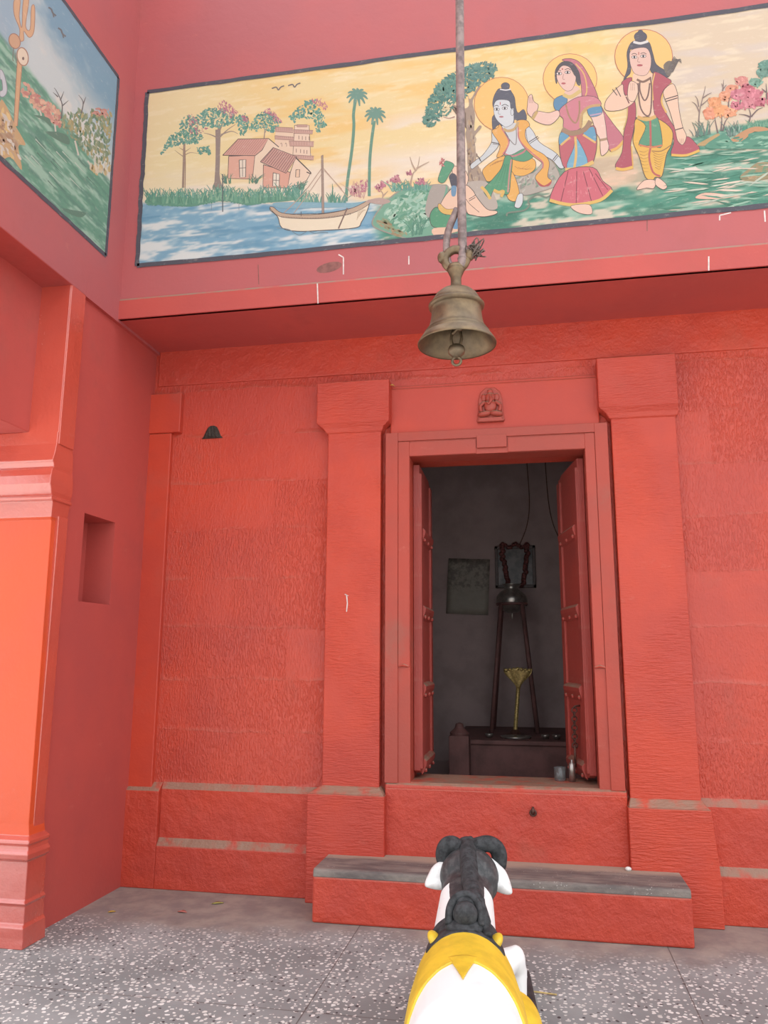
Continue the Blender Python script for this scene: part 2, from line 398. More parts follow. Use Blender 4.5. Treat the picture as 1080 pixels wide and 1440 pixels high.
# side wall with its niche (recessed panel 25 mm behind the pillar strip)
LP = LX-.025
bm = bmesh.new()
n0, n1, nz0, nz1 = 4.325, 4.690, 1.825, 2.372
for a in ((n1, 5.3, 0, SOF-.02), (4.12, n0, 0, SOF-.02), (n0, n1, 0, nz0), (n0, n1, nz1, SOF-.02)): box(bm, LX-.6, LP, a[0], a[1], a[2], a[3])
box(bm, LX-.6, LP-.20, n0, n1, nz0, nz1)
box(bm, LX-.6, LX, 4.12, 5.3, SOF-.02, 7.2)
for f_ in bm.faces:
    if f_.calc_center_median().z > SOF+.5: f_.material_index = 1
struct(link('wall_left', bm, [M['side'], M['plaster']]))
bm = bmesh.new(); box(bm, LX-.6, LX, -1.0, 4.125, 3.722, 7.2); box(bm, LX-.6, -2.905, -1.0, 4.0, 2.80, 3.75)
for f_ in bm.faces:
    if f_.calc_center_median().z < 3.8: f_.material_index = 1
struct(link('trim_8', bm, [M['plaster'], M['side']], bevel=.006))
# foreground pillar with moulded cap and base
bm = bmesh.new()
prof = [(0, -2.645, 3.93), (.05, -2.648, 3.935), (.10, -2.652, 3.935), (.115, -2.664, 3.955), (.20, -2.668, 3.96), (.215, -2.66, 3.945), (.23, -2.672, 3.962), (.42, -2.676, 3.965), (.435, -2.658, 3.935),
        (.462, -2.656, 3.930), (.480, -2.668, 3.95), (.500, -2.672, 3.952), (.512, -2.662, 3.94), (.528, -2.664, 3.945), (.545, -2.695, 3.985), (.60, -2.705, 3.99), (2.27, -2.722, 3.99), (2.285, -2.712, 3.97), (2.375, -2.700, 3.955),
        (2.380, -2.688, 3.925), (2.395, -2.688, 3.922), (2.402, -2.700, 3.945), (2.43, -2.693, 3.925), (2.47, -2.690, 3.905), (2.52, -2.692, 3.908), (2.56, -2.697, 3.925), (2.575, -2.703, 3.945),
        (2.60, -2.700, 3.935), (2.612, -2.700, 3.925), (2.66, -2.704, 3.945), (2.72, -2.710, 3.965), (2.80, -2.712, 3.97)]
loft(bm, [[(LX-.75, yf, z), (xr, yf, z), (xr, 4.13, z), (LX-.75, 4.13, z)] for z, xr, yf in prof])
box(bm, LX-.25, LX-.008, 3.97, 4.13, 2.79, 3.74)
for f_ in bm.faces:
    if not .55 < f_.calc_center_median().z < 2.28: f_.material_index = 1
box(bm, LX-.05, LX-.002, 4.03, 4.125, .55, 2.30, 1); box(bm, LX-.05, LX-.002, 3.975, 4.125, 2.72, 3.74, 1)
struct(link('trim_9', bm, [M['orange'], M['cap']], bevel=.004))
# open cross beam the bell rod hangs from
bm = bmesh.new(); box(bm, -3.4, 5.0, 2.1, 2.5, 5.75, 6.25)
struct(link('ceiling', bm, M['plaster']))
# dark inner room
bm = bmesh.new()
X0, X1, Y0, Y1, Z0, Z1 = -1.7, 1.45, 5.42, 7.9, .50, 3.5
for a in ((X0-.1, X0, Y0, Y1, Z0, Z1), (X1, X1+.1, Y0, Y1, Z0, Z1), (X0-.1, X1+.1, Y1, Y1+.1, Z0, Z1), (X0-.1, X1+.1, Y0, Y1+.1, Z1, Z1+.1)): box(bm, *a)
struct(link('wall_rear', bm, M['dark']))
bm = bmesh.new(); box(bm, X0-.1, X1+.1, 5.40, Y1+.1, .40, .50)
f2 = struct(link('floor', bm, M['dark']))

# ------------------------------------------------------------------ wall paintings
class Art:
    def __init__(s, to3, step=1.2e-6):
        s.v = []; s.f = []; s.c = []; s.k = 0; s.to3 = to3; s.step = step; s.o = (0, 0, 1)
    def at(s, ox, oy, sc): s.o = (ox, oy, sc)
    def px(s, p): return (s.o[0]+p[0]/s.o[2], s.o[1]+p[1]/s.o[2])
    def face(s, P, col):
        c = lin(col); b = len(s.v); s.k += 1
        for p in P: s.v.append(s.to3(p, .0012+s.k*s.step)); s.c.append(c)
        s.f.append(tuple(range(b, b+len(P))))
    def poly(s, pts, col, line=None, w=3.5, smooth=True):
        P = [s.px(p) for p in pts]
        if smooth: P = [(q.x, q.y) for q in (cr([(a, b, 0) for a, b in P], 4, True))]
        s.face(P, col)
        if line: s.ribbon(P+[P[0]], line, w/s.o[2])
    def ribbon(s, P, col, w, taper=False):
        n = len(P); L = []; Rr = []
        for i in range(n):
            a = P[max(i-1, 0)]; b = P[min(i+1, n-1)]; d = Vector((b[0]-a[0], b[1]-a[1])); d = d.normalized() if d.length > 1e-9 else Vector((1, 0))
            k = w*.5*((1-.75*i/(n-1)) if taper else 1)
            L.append((P[i][0]-d.y*k, P[i][1]+d.x*k)); Rr.append((P[i][0]+d.y*k, P[i][1]-d.x*k))
        c = lin(col); s.k += 1; b0 = len(s.v)
        for l, r in zip(L, Rr):
            for q in (l, r): s.v.append(s.to3(q, .0012+s.k*s.step)); s.c.append(c)
        for i in range(n-1): s.f.append((b0+2*i, b0+2*i+1, b0+2*i+3, b0+2*i+2))
    def line(s, pts, col, w=4, taper=False, smooth=True):
        P = [s.px(p) for p in pts]
        if smooth and len(P) > 2: P = [(q.x, q.y) for q in cr([(a, b, 0) for a, b in P], 4)]
        s.ribbon(P, col, w/s.o[2], taper)
    def oval(s, c, r, col, line=None, w=3.5, rot=0, n=28):
        s.poly([(c[0]+r[0]*math.cos(2*PI*i/n)*math.cos(rot)-r[1]*math.sin(2*PI*i/n)*math.sin(rot), c[1]+r[0]*math.cos(2*PI*i/n)*math.sin(rot)+r[1]*math.sin(2*PI*i/n)*math.cos(rot)) for i in range(n)], col, line, w, False)
    def dabs(s, region, n, size, cols, ang=None, spread=.6, thin=.35):
        xs = [p[0] for p in region]; ys = [p[1] for p in region]; k = 0; tries = 0
        while k < n and tries < n*30:
            tries += 1
            x, y = random.uniform(min(xs), max(xs)), random.uniform(min(ys), max(ys)); ins = False; j = len(region)-1
            for i in range(len(region)):
                (xi, yi), (xj, yj) = region[i], region[j]
                if (yi > y) != (yj > y) and x < (xj-xi)*(y-yi)/(yj-yi)+xi: ins = not ins
                j = i
            if not ins: continue
            a = (random.uniform(0, PI) if ang is None else ang+random.gauss(0, spread)); l = size*random.uniform(.6, 1.3); h = l*thin
            ca, sa = math.cos(a), math.sin(a); c0 = random.choice(cols); jit = random.uniform(-9, 9)
            col = tuple(min(255, max(0, q+jit)) for q in c0)
            s.face([s.px((x+u*ca-w_*sa, y+u*sa+w_*ca)) for u, w_ in ((-l, 0), (-l*.3, -h), (l*.6, -h*.8), (l, 0), (l*.5, h), (-l*.4, h*.8))], col); k += 1
            if k % 6: s.k -= 1
    def grass(s, base, h, n, cols, lean=.35, w=7):
        for _ in range(n):
            t = random.random()*(len(base)-1); i = int(t); q = t-i; x = base[i][0]*(1-q)+base[i+1][0]*q; y = base[i][1]*(1-q)+base[i+1][1]*q
            hh = h*random.uniform(.5, 1.1); le = random.gauss(0, lean)*hh
            s.line([(x, y+random.uniform(-4, 8)), (x+le*.35, y-hh*.55), (x+le, y-hh)], random.choice(cols), w, True)
    def grid(s, quad, nx, ny, fn):          # quad in wall units; fn(pixel) -> colour
        b = len(s.v)
        for j in range(ny+1):
            for i in range(nx+1):
                P, q = quad(i/nx, j/ny); s.v.append(P); s.c.append(lin(fn(*q)))
        for j in range(ny):
            for i in range(nx): s.f.append((b+j*(nx+1)+i, b+j*(nx+1)+i+1, b+(j+1)*(nx+1)+i+1, b+(j+1)*(nx+1)+i))
    def build(s, name):
        me = bpy.data.meshes.new(name); me.from_pydata([tuple(p) for p in s.v], [], s.f)
        at = me.color_attributes.new('paint', 'FLOAT_COLOR', 'POINT')
        at.data.foreach_set('color', np.array([(c[0]*PK*.96+.03, c[1]*PK*.96+.03, c[2]*PK*.96+.03, 1) for c in s.c], dtype=np.float32).ravel())
        me.materials.append(M['mural']); me.update()
        o = bpy.data.objects.new(name, me); COL.objects.link(o); return o
PK = .74
def to_px(P):
    d = Vector(P)-Vector((0, 0, CH)); z = d.dot(fwd); return 540+FPX*d.dot(right)/z, 720-FPX*d.dot(up)/z
def fb(x, y, sx, sy, seed=0, oct=4):
    return mnoise.fractal(Vector((x/sx+seed*7.3, y/sy+seed*3.1, seed)), .55, 2.0, oct)*.5+.5
def mixc(a, b, t):
    t = min(1, max(0, t)); return tuple(p*(1-t)+q*t for p, q in zip(a, b))
def sm(t, a, b):
    t = min(1, max(0, (t-a)/(b-a))); return t*t*(3-2*t)
INK = (78, 66, 66); SLATE = (74, 72, 84)
# --- long painting on the back wall: wall units x, z; colours picked by the spot on the picture
A = Art(lambda p, e: U(p[0], p[1], 1, UPY-e))
mx0, mx1, mz0, mz1 = -2.592, 2.15, 4.122, 5.471
def bgA(px, py):
    p = U(px, py); x, z = p.x, p.z
    h = (z-mz0)/(mz1-mz0)
    n1 = fb(x, z, .9, .16, 1); n2 = fb(x, z, .35, .05, 2); n3 = fb(x, z, .5, .5, 3)
    sky = mixc((240, 216, 158), (243, 203, 128), sm(n1, .35, .75)*sm(x, -2.3, -1.2)*(1-sm(x, .35, 1.1)))
    sky = mixc(sky, (243, 226, 186), .35*(1-sm(x, -2.4, -1.7)))
    sky = mixc(sky, (240, 225, 214), .75*(1-sm(h, .40, .56))*(1-sm(x, .1, .6))*(1-.6*sm(n1, .4, .7)))
    sky = mixc(sky, (240, 228, 215), .85*sm(n1, .36, .6)*sm(x, -1.1, -.7)*(1-sm(x, -.45, .0))*(1-sm(abs(h-.52), .08, .24)))
    sky = mixc(sky, (218, 198, 174), .9*sm(x, .45, 1.0))
    sky = mixc(sky, (214, 200, 192), .6*sm(n1, .5, .72)*sm(x, .7, 1.1))
    sky = mixc(sky, (205, 190, 130), .45*sm(n3, .5, .7)*sm(x, .1, .3)*(1-sm(x, .8, 1.0)))
    sky = mixc(sky, (255, 240, 205), .35*sm(n2, .58, .8))
    water = mixc((126, 172, 196), (226, 229, 226), sm(n2*.6+n1*.4, .42, .64))
    water = mixc(water, (92, 148, 178), .75*sm(fb(x, z, .6, .09, 5), .54, .72))
    g1 = fb(x, z, .55, .10, 6)
    gr = mixc((70, 142, 118), (156, 190, 168), sm(g1, .40, .66))
    gr = mixc(gr, (232, 208, 186), .85*sm(fb(x, z, .5, .13, 8), .56, .70))
    gr = mixc(gr, (52, 118, 96), .8*sm(fb(x, z, .45, .08, 9), .54, .68))
    gr = mixc(gr, (236, 190, 160), .8*(1-sm(abs(x-.55), .10, .42))*(1-sm(abs(h-.26), .06, .2))*sm(n3, .3, .5))
    if x < -.75: hor = .365-.135*sm(x, -2.9, -.9)
    elif x < .4: hor = .23+.09*sm(x, -.75, .4)
    else: hor = .32+.10*sm(x, .4, 1.6)
    hor += (fb(x, z, .3, 9, 4)-.5)*.02
    low = mixc(water, gr, sm(x, -.98, -.84))
    return mixc(sky, low, 1-sm(h, hor-.012, hor+.012))
def quadA(u, v):
    P = Vector((mx0+(mx1-mx0)*u, UPY-.0011, mz0+(mz1-mz0)*v)); return P, to_px(P)
A.grid(quadA, 420, 120, bgA)
GR = [(104, 158, 138), (84, 146, 124), (130, 176, 154), (96, 150, 142)]; PKL = [(196, 124, 140), (206, 146, 150), (180, 110, 130)]  # greens lightened: lens haze over the painting is mixed into them
# village (upper left)
A.at(200, 110, 4.154)
for a, b in (((310, 255, 480, 60), 0), ): pass
for t0 in ([(432, 640), (440, 520), (442, 400), (440, 300)], ): A.line(t0, (150, 130, 122), 26, False)
A.poly([(410, 645), (432, 560), (440, 300), (458, 300), (452, 560), (470, 645)], (152, 134, 124))
for p in ([(445, 350), (400, 330), (360, 320)], [(452, 345), (500, 300), (545, 270)], [(448, 300), (430, 250)], [(455, 300), (480, 240)], [(460, 330), (520, 310), (560, 325)]): A.line(p, (158, 138, 126), 9, True)
A.line([(238, 640), (242, 520), (246, 380)], (160, 134, 116), 13); A.line([(250, 640), (252, 520), (250, 420)], (150, 120, 104), 5)
for p in ([(244, 460), (215, 440), (190, 420)], [(248, 450), (280, 435), (330, 440)], [(240, 420), (215, 405)], [(250, 430), (285, 405)]): A.line(p, (165, 140, 120), 6, True)
for reg, n in (([(100, 455), (160, 340), (230, 300), (300, 340), (330, 380), (230, 380), (150, 410)], 190), ([(210, 290), (240, 230), (290, 210), (320, 270), (360, 360), (300, 360), (240, 320)], 150),
               ([(310, 230), (370, 180), (430, 170), (540, 200), (540, 260), (460, 290), (360, 290), (320, 260)], 260), ([(320, 405), (390, 395), (400, 455), (370, 430), (335, 445)], 55),
               ([(540, 230), (600, 205), (625, 250), (600, 330), (575, 340), (560, 280)], 100), ([(640, 250), (700, 190), (760, 200), (810, 260), (760, 320), (700, 290), (650, 320), (620, 290)], 190),
               ([(845, 240), (900, 180), (960, 130), (1020, 120), (1030, 170), (1060, 210), (1075, 270), (1020, 330), (1000, 250), (930, 230), (880, 260)], 230)):
    A.dabs(reg, n, 9, GR, None, .6, .5)
for reg, n in (([(440, 160), (470, 125), (520, 160), (560, 200), (520, 230), (450, 190)], 90), ([(580, 215), (620, 225), (620, 260), (590, 250)], 25), ([(700, 195), (740, 175), (790, 220), (820, 260), (780, 260), (740, 210)], 60),
               ([(980, 125), (1030, 110), (1080, 150), (1080, 190), (1030, 160)], 45), ([(270, 215), (310, 210), (330, 290), (380, 290), (340, 330), (280, 320)], 50)):
    A.dabs(reg, n, 8, PKL, 1.2, .4, .35)
A.line([(712, 350), (715, 300), (700, 260)], (160, 140, 130), 7, True); A.line([(716, 320), (735, 280)], (160, 140, 130), 5, True)
# tower
A.poly([(780, 300), (885, 300), (885, 440), (990, 440), (985, 480), (770, 440)], (238, 208, 180), None, 3, False)
A.poly([(890, 275), (975, 275), (985, 480), (880, 450)], (240, 212, 186), INK, 3, False)
for q in ([(778, 285), (880, 290), (880, 318), (778, 312)], [(884, 300), (998, 305), (994, 326), (884, 322)], [(775, 335), (885, 345), (885, 362), (775, 356)], [(858, 366), (1003, 370), (1000, 400), (862, 396)], [(880, 448), (1003, 455), (1000, 478), (880, 470)], [(903, 272), (965, 272), (965, 284), (903, 284)]):
    A.poly(q, (206, 166, 150), (150, 112, 104), 3, False)
    for k in range(9): A.line([(q[0][0]+(q[1][0]-q[0][0])*(k+.5)/9, q[0][1]+4), (q[3][0]+(q[2][0]-q[3][0])*(k+.5)/9, q[3][1]-4)], (168, 128, 118), 2)
for x, y in ((915, 335), (935, 338), (955, 340), (975, 340), (900, 412), (925, 415), (945, 418), (962, 420)): A.line([(x, y), (x, y+22)], (150, 120, 112), 4)
for x in (808, 835): A.line([(x, 385), (x+4, 378), (x+8, 385), (x+8, 400)], (150, 120, 112), 3)
# two houses
A.poly([(505, 455), (660, 450), (650, 590), (500, 585)], (226, 172, 150), INK, 4, False)
A.poly([(660, 450), (738, 352), (800, 405), (790, 560), (645, 590)], (240, 214, 186), None, 4, False)
A.poly([(470, 450), (560, 355), (738, 352), (700, 420), (660, 452)], (216, 162, 146), INK, 4, False)
for k in range(13): A.line([(560+k*13.5, 358), (492+k*13.5, 444)], (178, 128, 118), 3, False, False)
A.line([(738, 352), (798, 402)], INK, 5); A.line([(658, 452), (645, 580)], (140, 110, 100), 4)
A.poly([(566, 478), (606, 475), (604, 578), (570, 580)], (236, 220, 200), INK, 4, False); A.line([(586, 478), (586, 575)], INK, 3); A.line([(568, 525), (604, 523)], INK, 3)
A.poly([(708, 505), (865, 550), (850, 640), (705, 640)], (224, 168, 146), INK, 4, False)
A.poly([(865, 550), (895, 465), (985, 552), (950, 615), (850, 635)], (240, 212, 186), INK, 4, False)
A.poly([(690, 488), (765, 405), (905, 460), (840, 555)], (206, 158, 144), INK, 4, False)
for k in range(12): A.line([(765+k*11.5, 410+k*4.5), (702+k*12, 486+k*5.5)], (140, 104, 98), 4, False, False)
A.line([(895, 462), (985, 552), (960, 548)], INK, 6)
A.poly([(765, 552), (802, 560), (800, 632), (762, 630)], (240, 226, 206), INK, 4, False); A.line([(783, 558), (781, 630)], INK, 3); A.line([(763, 595), (801, 598)], INK, 3)
A.poly([(898, 535), (920, 533), (918, 578), (896, 578)], (236, 200, 170), INK, 4, False)
# reeds
A.grass([(20, 735), (120, 740), (260, 745), (330, 738), (470, 712), (620, 738), (700, 725), (850, 710), (930, 700)], 95, 330, GR, .35, 10)
A.poly([(20, 730), (40, 700), (160, 690), (330, 700), (470, 690), (620, 700), (850, 690), (940, 700), (850, 718), (700, 730), (620, 742), (470, 716), (330, 742), (260, 750), (120, 742)], (98, 152, 128))
A.grass([(30, 725), (260, 735), (470, 705), (620, 728), (850, 705)], 75, 150, [(110, 166, 136), (86, 140, 116), (140, 180, 150)], .3, 8)
for x, y in ((490, 590), (645, 590), (920, 625)): A.grass([(x-20, y+20), (x+30, y+20)], 50, 14, [(96, 120, 108), (90, 140, 116)], .6, 6)
A.line([(470, 560), (470, 780)], (88, 98, 104), 6)
for x in (405, 565): A.line([(x, 735), (x, 770)], (120, 140, 150), 3)
for c in ((795, 58), (890, 42)): A.line([(c[0]-38, c[1]+2), (c[0]-12, c[1]-6), (c[0], c[1]+10), (c[0]+14, c[1]-6), (c[0]+34, c[1]-14)], (120, 112, 112), 7)
# palms, boat and island
A.at(370, 100, 4.154)
for tr_, hd in (([(486, 760), (492, 650), (520, 450), (530, 320), (528, 250), (540, 170)], (550, 145)), ([(620, 730), (622, 550), (632, 420), (650, 290)], (655, 255))):
    A.line(tr_, (104, 150, 128), 17)
    for k in range(11):
        a = k*2*PI/11+.2; L = 62
        A.line([hd, (hd[0]+L*.6*math.cos(a), hd[1]+L*.5*math.sin(a)-8), (hd[0]+L*math.cos(a), hd[1]+L*.85*math.sin(a)+8)], (110, 152, 136), 26, True)
A.grass([(380, 770), (480, 770)], 60, 26, GR, .35, 9); A.grass([(190, 770), (340, 770)], 70, 36, GR, .4, 9); A.grass([(395, 760), (410, 760)], 110, 4, [(92, 140, 118)], .1, 8)
A.poly([(60, 770), (200, 765), (480, 770), (560, 765), (600, 760), (560, 790), (300, 800), (100, 800)], (134, 176, 190))
for p in ([(348, 560), (230, 720), (120, 830)], [(350, 590), (260, 720), (180, 830)], [(355, 570), (480, 720), (500, 740)], [(358, 580), (460, 690)]): A.line(p, (190, 160, 140), 4)
A.poly([(350, 490), (356, 835), (344, 835), (340, 495)], (168, 146, 130), (140, 116, 106), 3, False)
A.poly([(40, 800), (60, 795), (110, 830), (240, 835), (380, 828), (520, 800), (590, 770), (622, 755), (610, 810), (575, 880), (540, 915), (350, 930), (200, 935), (110, 915), (85, 850), (45, 815)], (240, 224, 196), INK, 4)
A.poly([(40, 800), (60, 795), (110, 828), (240, 840), (380, 830), (520, 800), (622, 752), (615, 780), (520, 830), (380, 858), (240, 862), (100, 850)], (196, 170, 144), INK, 3)
for k in range(44):
    t = k/43; A.line([(110+t*400, 846+14*math.sin(t*2.6)-24*t*t), (110+t*400, 856+14*math.sin(t*2.6)-24*t*t)], (100, 80, 74), 3)
A.line([(492, 800), (470, 850), (440, 920)], (128, 102, 92), 8); A.line([(222, 820), (222, 848)], INK, 3)
for k in range(6): A.line([(560+k*8, 800+k*2), (548+k*6, 870-k*10)], (190, 168, 140), 3)
A.line([(80, 915), (150, 925), (210, 958), (260, 935), (300, 948), (340, 940), (380, 945)], (120, 140, 150), 4)
A.grass([(500, 720), (590, 740)], 80, 30, [(206, 160, 150), (190, 140, 140)], .5, 4); A.dabs([(500, 690), (560, 640), (610, 640), (600, 700), (520, 720)], 60, 9, PKL, 1.0, .5)
A.poly([(640, 900), (650, 850), (720, 760), (820, 690), (960, 670), (1040, 665), (1082, 700), (1010, 960), (880, 985), (780, 960), (690, 930)], (118, 168, 142), (156, 150, 138), 8)
A.dabs([(720, 780), (900, 690), (1010, 700), (1000, 900), (850, 950), (720, 880)], 220, 22, [(150, 190, 168), (90, 150, 124), (176, 204, 182), (104, 158, 128)], 2.6, .5)
A.dabs([(650, 880), (700, 860), (850, 950), (780, 960)], 40, 18, [(160, 140, 104), (140, 150, 112)], .4, .4)
A.grass([(740, 700), (960, 690)], 60, 60, GR, .5, 8); A.dabs([(650, 680), (700, 640), (720, 670), (670, 710)], 40, 10, PKL, 1, .5); A.dabs([(720, 650), (790, 605), (800, 650)], 50, 10, PKL, 1, .5); A.dabs([(880, 640), (940, 620), (960, 660), (900, 660)], 40, 10, PKL, 1, .5); A.dabs([(825, 600), (860, 580), (870, 610)], 20, 9, PKL, 1, .5)
for p in ([(860, 665), (875, 600), (900, 570), (915, 500)], [(890, 580), (870, 540), (858, 500)], [(895, 570), (930, 550), (970, 530)], [(690, 770), (700, 720), (680, 690)], [(700, 730), (730, 700)]): A.line(p, (186, 160, 138), 11, True)
A.grass([(870, 960), (930, 950)], 120, 22, [(78, 134, 112), (96, 146, 120)], .4, 7)
A.poly([(600, 760), (680, 740), (745, 760), (700, 778), (640, 772)], (186, 160, 150))
# tree and first figures
A.at(580, 80, 5.54)
A.poly([(410, 440), (420, 560), (412, 600), (425, 680), (430, 850), (450, 985), (575, 975), (505, 830), (490, 700), (485, 620), (538, 550), (520, 535), (482, 575), (487, 450), (470, 340), (532, 240), (512, 232), (452, 330), (430, 290), (440, 380), (380, 400), (270, 330), (280, 300), (260, 300), (270, 350), (330, 400), (410, 440)], (166, 146, 128), None)
A.dabs([(425, 450), (480, 450), (490, 700), (540, 950), (450, 960), (430, 700)], 60, 22, [(186, 166, 142), (140, 120, 108), (176, 150, 120)], 1.5, .2)
A.line([(330, 465), (280, 478), (220, 455)], (170, 140, 124), 9, True)
A.dabs([(75, 530), (110, 400), (130, 330), (200, 220), (330, 110), (345, 300), (300, 420), (200, 490), (165, 540)], 420, 20, [(88, 136, 122), (72, 122, 112), (100, 146, 130)], None, .6, .4)
A.dabs([(340, 110), (420, 75), (540, 40), (660, 70), (640, 150), (540, 200), (470, 260), (400, 310), (340, 320)], 360, 20, [(88, 132, 122), (76, 122, 116), (104, 146, 134)], None, .6, .35)
A.dabs([(170, 480), (260, 330), (330, 350), (250, 470)], 30, 15, [(236, 214, 170)], 2.4, .4)
A.poly([(150, 1010), (230, 1000), (260, 1020), (215, 1160), (130, 1250), (100, 1180)], (170, 160, 150))
A.poly([(410, 980), (570, 970), (640, 1080), (660, 1180), (560, 1180), (470, 1050), (420, 1010)], (184, 172, 160))
A.poly([(300, 1030), (250, 1090), (215, 1165), (250, 1200), (430, 1210), (440, 1060), (400, 1000), (340, 1000)], (234, 196, 170), INK, 4)
A.poly([(195, 1170), (150, 1200), (135, 1260), (165, 1325), (300, 1340), (360, 1320), (350, 1190), (260, 1230)], (82, 150, 112), INK, 5)
A.poly([(200, 1150), (218, 1145), (265, 1185), (345, 1185), (345, 1228), (250, 1225), (205, 1190)], (222, 180, 100), INK, 3)
A.poly([(165, 1335), (182, 1395), (350, 1360), (360, 1330)], (232, 190, 162))
A.poly([(320, 1190), (400, 1190), (380, 1320), (310, 1330)], (104, 146, 176))
A.poly([(325, 850), (405, 880), (430, 920), (435, 960), (410, 1010), (340, 1010), (310, 900)], (236, 200, 176), INK, 4)
A.poly([(285, 930), (310, 905), (345, 930), (345, 1010), (310, 1020), (290, 960)], (80, 78, 88))
A.poly([(305, 1010), (342, 1010), (335, 1080), (305, 1080)], (110, 148, 176))
A.poly([(245, 830), (265, 810), (325, 840), (290, 910), (245, 980), (200, 965), (215, 900)], (90, 156, 120), INK, 3)
A.dabs([(205, 840), (220, 785), (250, 800), (240, 860)], 24, 11, [(196, 110, 110), (210, 130, 130)])
A.poly([(410, 1005), (470, 1040), (500, 1090), (580, 1185), (655, 1200), (650, 1225), (560, 1245), (480, 1235), (420, 1200)], (236, 198, 172), INK, 5)
for k in (0, 16): A.line([(440, 1108+k), (490, 1078+k)], INK, 5)
A.line([(415, 1105), (450, 1150), (520, 1210)], INK, 4)
# seated pale figure
A.at(660, 90, 6.264)
A.oval((285, 355), (242, 238), (242, 196, 118), (196, 120, 90), 5)
A.poly([(400, 980), (560, 960), (690, 830), (790, 960), (780, 1060), (640, 1120), (450, 1150)], (176, 168, 156), (140, 132, 124), 5)
A.dabs([(420, 990), (600, 980), (740, 900), (760, 1040), (460, 1130)], 50, 24, [(196, 190, 178), (150, 142, 134), (140, 160, 140)], 2, .5)
A.poly([(210, 590), (200, 480), (225, 430), (205, 360), (215, 290), (250, 225), (285, 215), (345, 215), (375, 250), (400, 300), (410, 380), (430, 430), (480, 400), (505, 480), (470, 530), (400, 490), (390, 560), (330, 560), (250, 540)], (92, 94, 106), INK, 3)
A.oval((318, 195), (38, 32), (92, 94, 106), INK, 3); A.line([(270, 222), (320, 230), (365, 222)], (225, 222, 220), 10)
A.poly([(300, 540), (420, 520), (510, 590), (530, 690), (490, 760), (380, 810), (320, 790), (330, 690), (270, 600)], (206, 208, 208), None)
A.poly([(222, 345), (260, 315), (350, 325), (365, 390), (390, 390), (392, 450), (385, 520), (330, 555), (300, 545), (240, 490), (215, 420)], (212, 216, 218), INK, 3)
for x, y in ((242, 398), (312, 390)): A.oval((x, y), (24, 11), (236, 236, 234), INK, 4); A.oval((x, y), (9, 9), (60, 58, 64))
A.line([(222, 372), (242, 364), (258, 374)], INK, 6); A.line([(285, 368), (315, 356), (345, 372)], INK, 6); A.line([(272, 335), (272, 360)], (190, 90, 90), 7)
A.oval((282, 465), (20, 8), (176, 120, 124)); A.line([(262, 400), (255, 438), (275, 442)], (130, 126, 130), 4)
A.oval((378, 425), (14, 30), (208, 212, 214), INK, 3)
A.poly([(200, 600), (195, 690), (120, 800), (60, 845), (10, 890), (22, 925), (60, 900), (110, 860), (220, 770), (262, 700), (250, 620)], (204, 208, 208), INK, 4)
A.poly([(500, 540), (560, 590), (620, 690), (770, 790), (835, 900), (800, 920), (760, 880), (720, 840), (600, 775), (520, 700)], (206, 210, 212), INK, 4)
A.poly([(300, 810), (200, 860), (120, 930), (130, 990), (180, 1035), (330, 920), (380, 840)], (228, 172, 88), INK, 4)
A.poly([(370, 830), (470, 815), (575, 845), (575, 930), (480, 985), (390, 975), (355, 940)], (230, 174, 88), INK, 4)
A.poly([(350, 955), (392, 972), (440, 1130), (400, 1210), (330, 1160)], (230, 174, 92), INK, 4)
for k in range(5): A.line([(180+k*22, 900-k*10), (240+k*14, 860-k*4), (290+k*6, 858-k*2)], (168, 116, 70), 4, True)
for k in range(4): A.line([(400+k*30, 900+k*10), (450+k*30, 925), (520+k*14, 880+k*12)], (168, 116, 70), 4, True)
A.poly([(300, 790), (370, 800), (490, 745), (565, 810), (480, 860), (350, 830)], (92, 152, 116), INK, 3)
A.line([(310, 790), (380, 812), (470, 780), (500, 745)], (196, 122, 128), 14)
A.poly([(320, 810), (378, 832), (365, 1000), (340, 1150), (220, 1110), (180, 1185), (125, 1110), (200, 1020), (280, 920)], (86, 152, 114), INK, 4)
A.line([(370, 840), (352, 980), (340, 1130)], (196, 140, 130), 14)
for k in range(4): A.line([(300+k*14, 880), (250+k*26, 1000), (190+k*40, 1120)], (58, 118, 90), 4, True)
for p in ([(105, 1080), (150, 1130), (185, 1190)], [(215, 1110), (260, 1130), (300, 1120), (280, 1170)]): A.line(p, (222, 182, 100), 26)
A.poly([(265, 530), (290, 560), (350, 660), (345, 720), (300, 800), (240, 820), (270, 720), (205, 610), (205, 580), (250, 560)], (230, 172, 92), INK, 4)
A.line([(285, 565), (345, 670), (335, 735), (295, 795)], (198, 120, 124), 12)
A.poly([(420, 500), (500, 495), (532, 540), (495, 580), (500, 660), (560, 740), (660, 800), (705, 870), (690, 990), (725, 1030), (640, 1075), (580, 1000), (640, 920), (640, 870), (560, 810), (470, 720), (430, 640), (430, 560)], (230, 172, 90), INK, 4)
A.line([(430, 560), (435, 650), (480, 720), (570, 800), (645, 865), (645, 920)], (196, 118, 122), 12)
A.poly([(580, 1000), (600, 1030), (660, 1070), (725, 1030), (700, 1075), (620, 1075)], (180, 84, 84))
A.line([(300, 570), (340, 590), (400, 570), (430, 510)], (196, 166, 120), 24); A.line([(310, 600), (350, 660), (405, 712), (415, 640), (412, 560)], (128, 118, 116), 7)
for p in ([(197, 690), (262, 700)], [(522, 690), (604, 636)], [(78, 812), (98, 855)], [(735, 845), (775, 795)]):
    A.line(p, INK, 7); A.line([(a+10, b+12) for a, b in p], INK, 5)
A.poly([(430, 1150), (470, 1145), (470, 1220), (440, 1268), (400, 1258), (405, 1220)], (208, 212, 212), INK, 4)
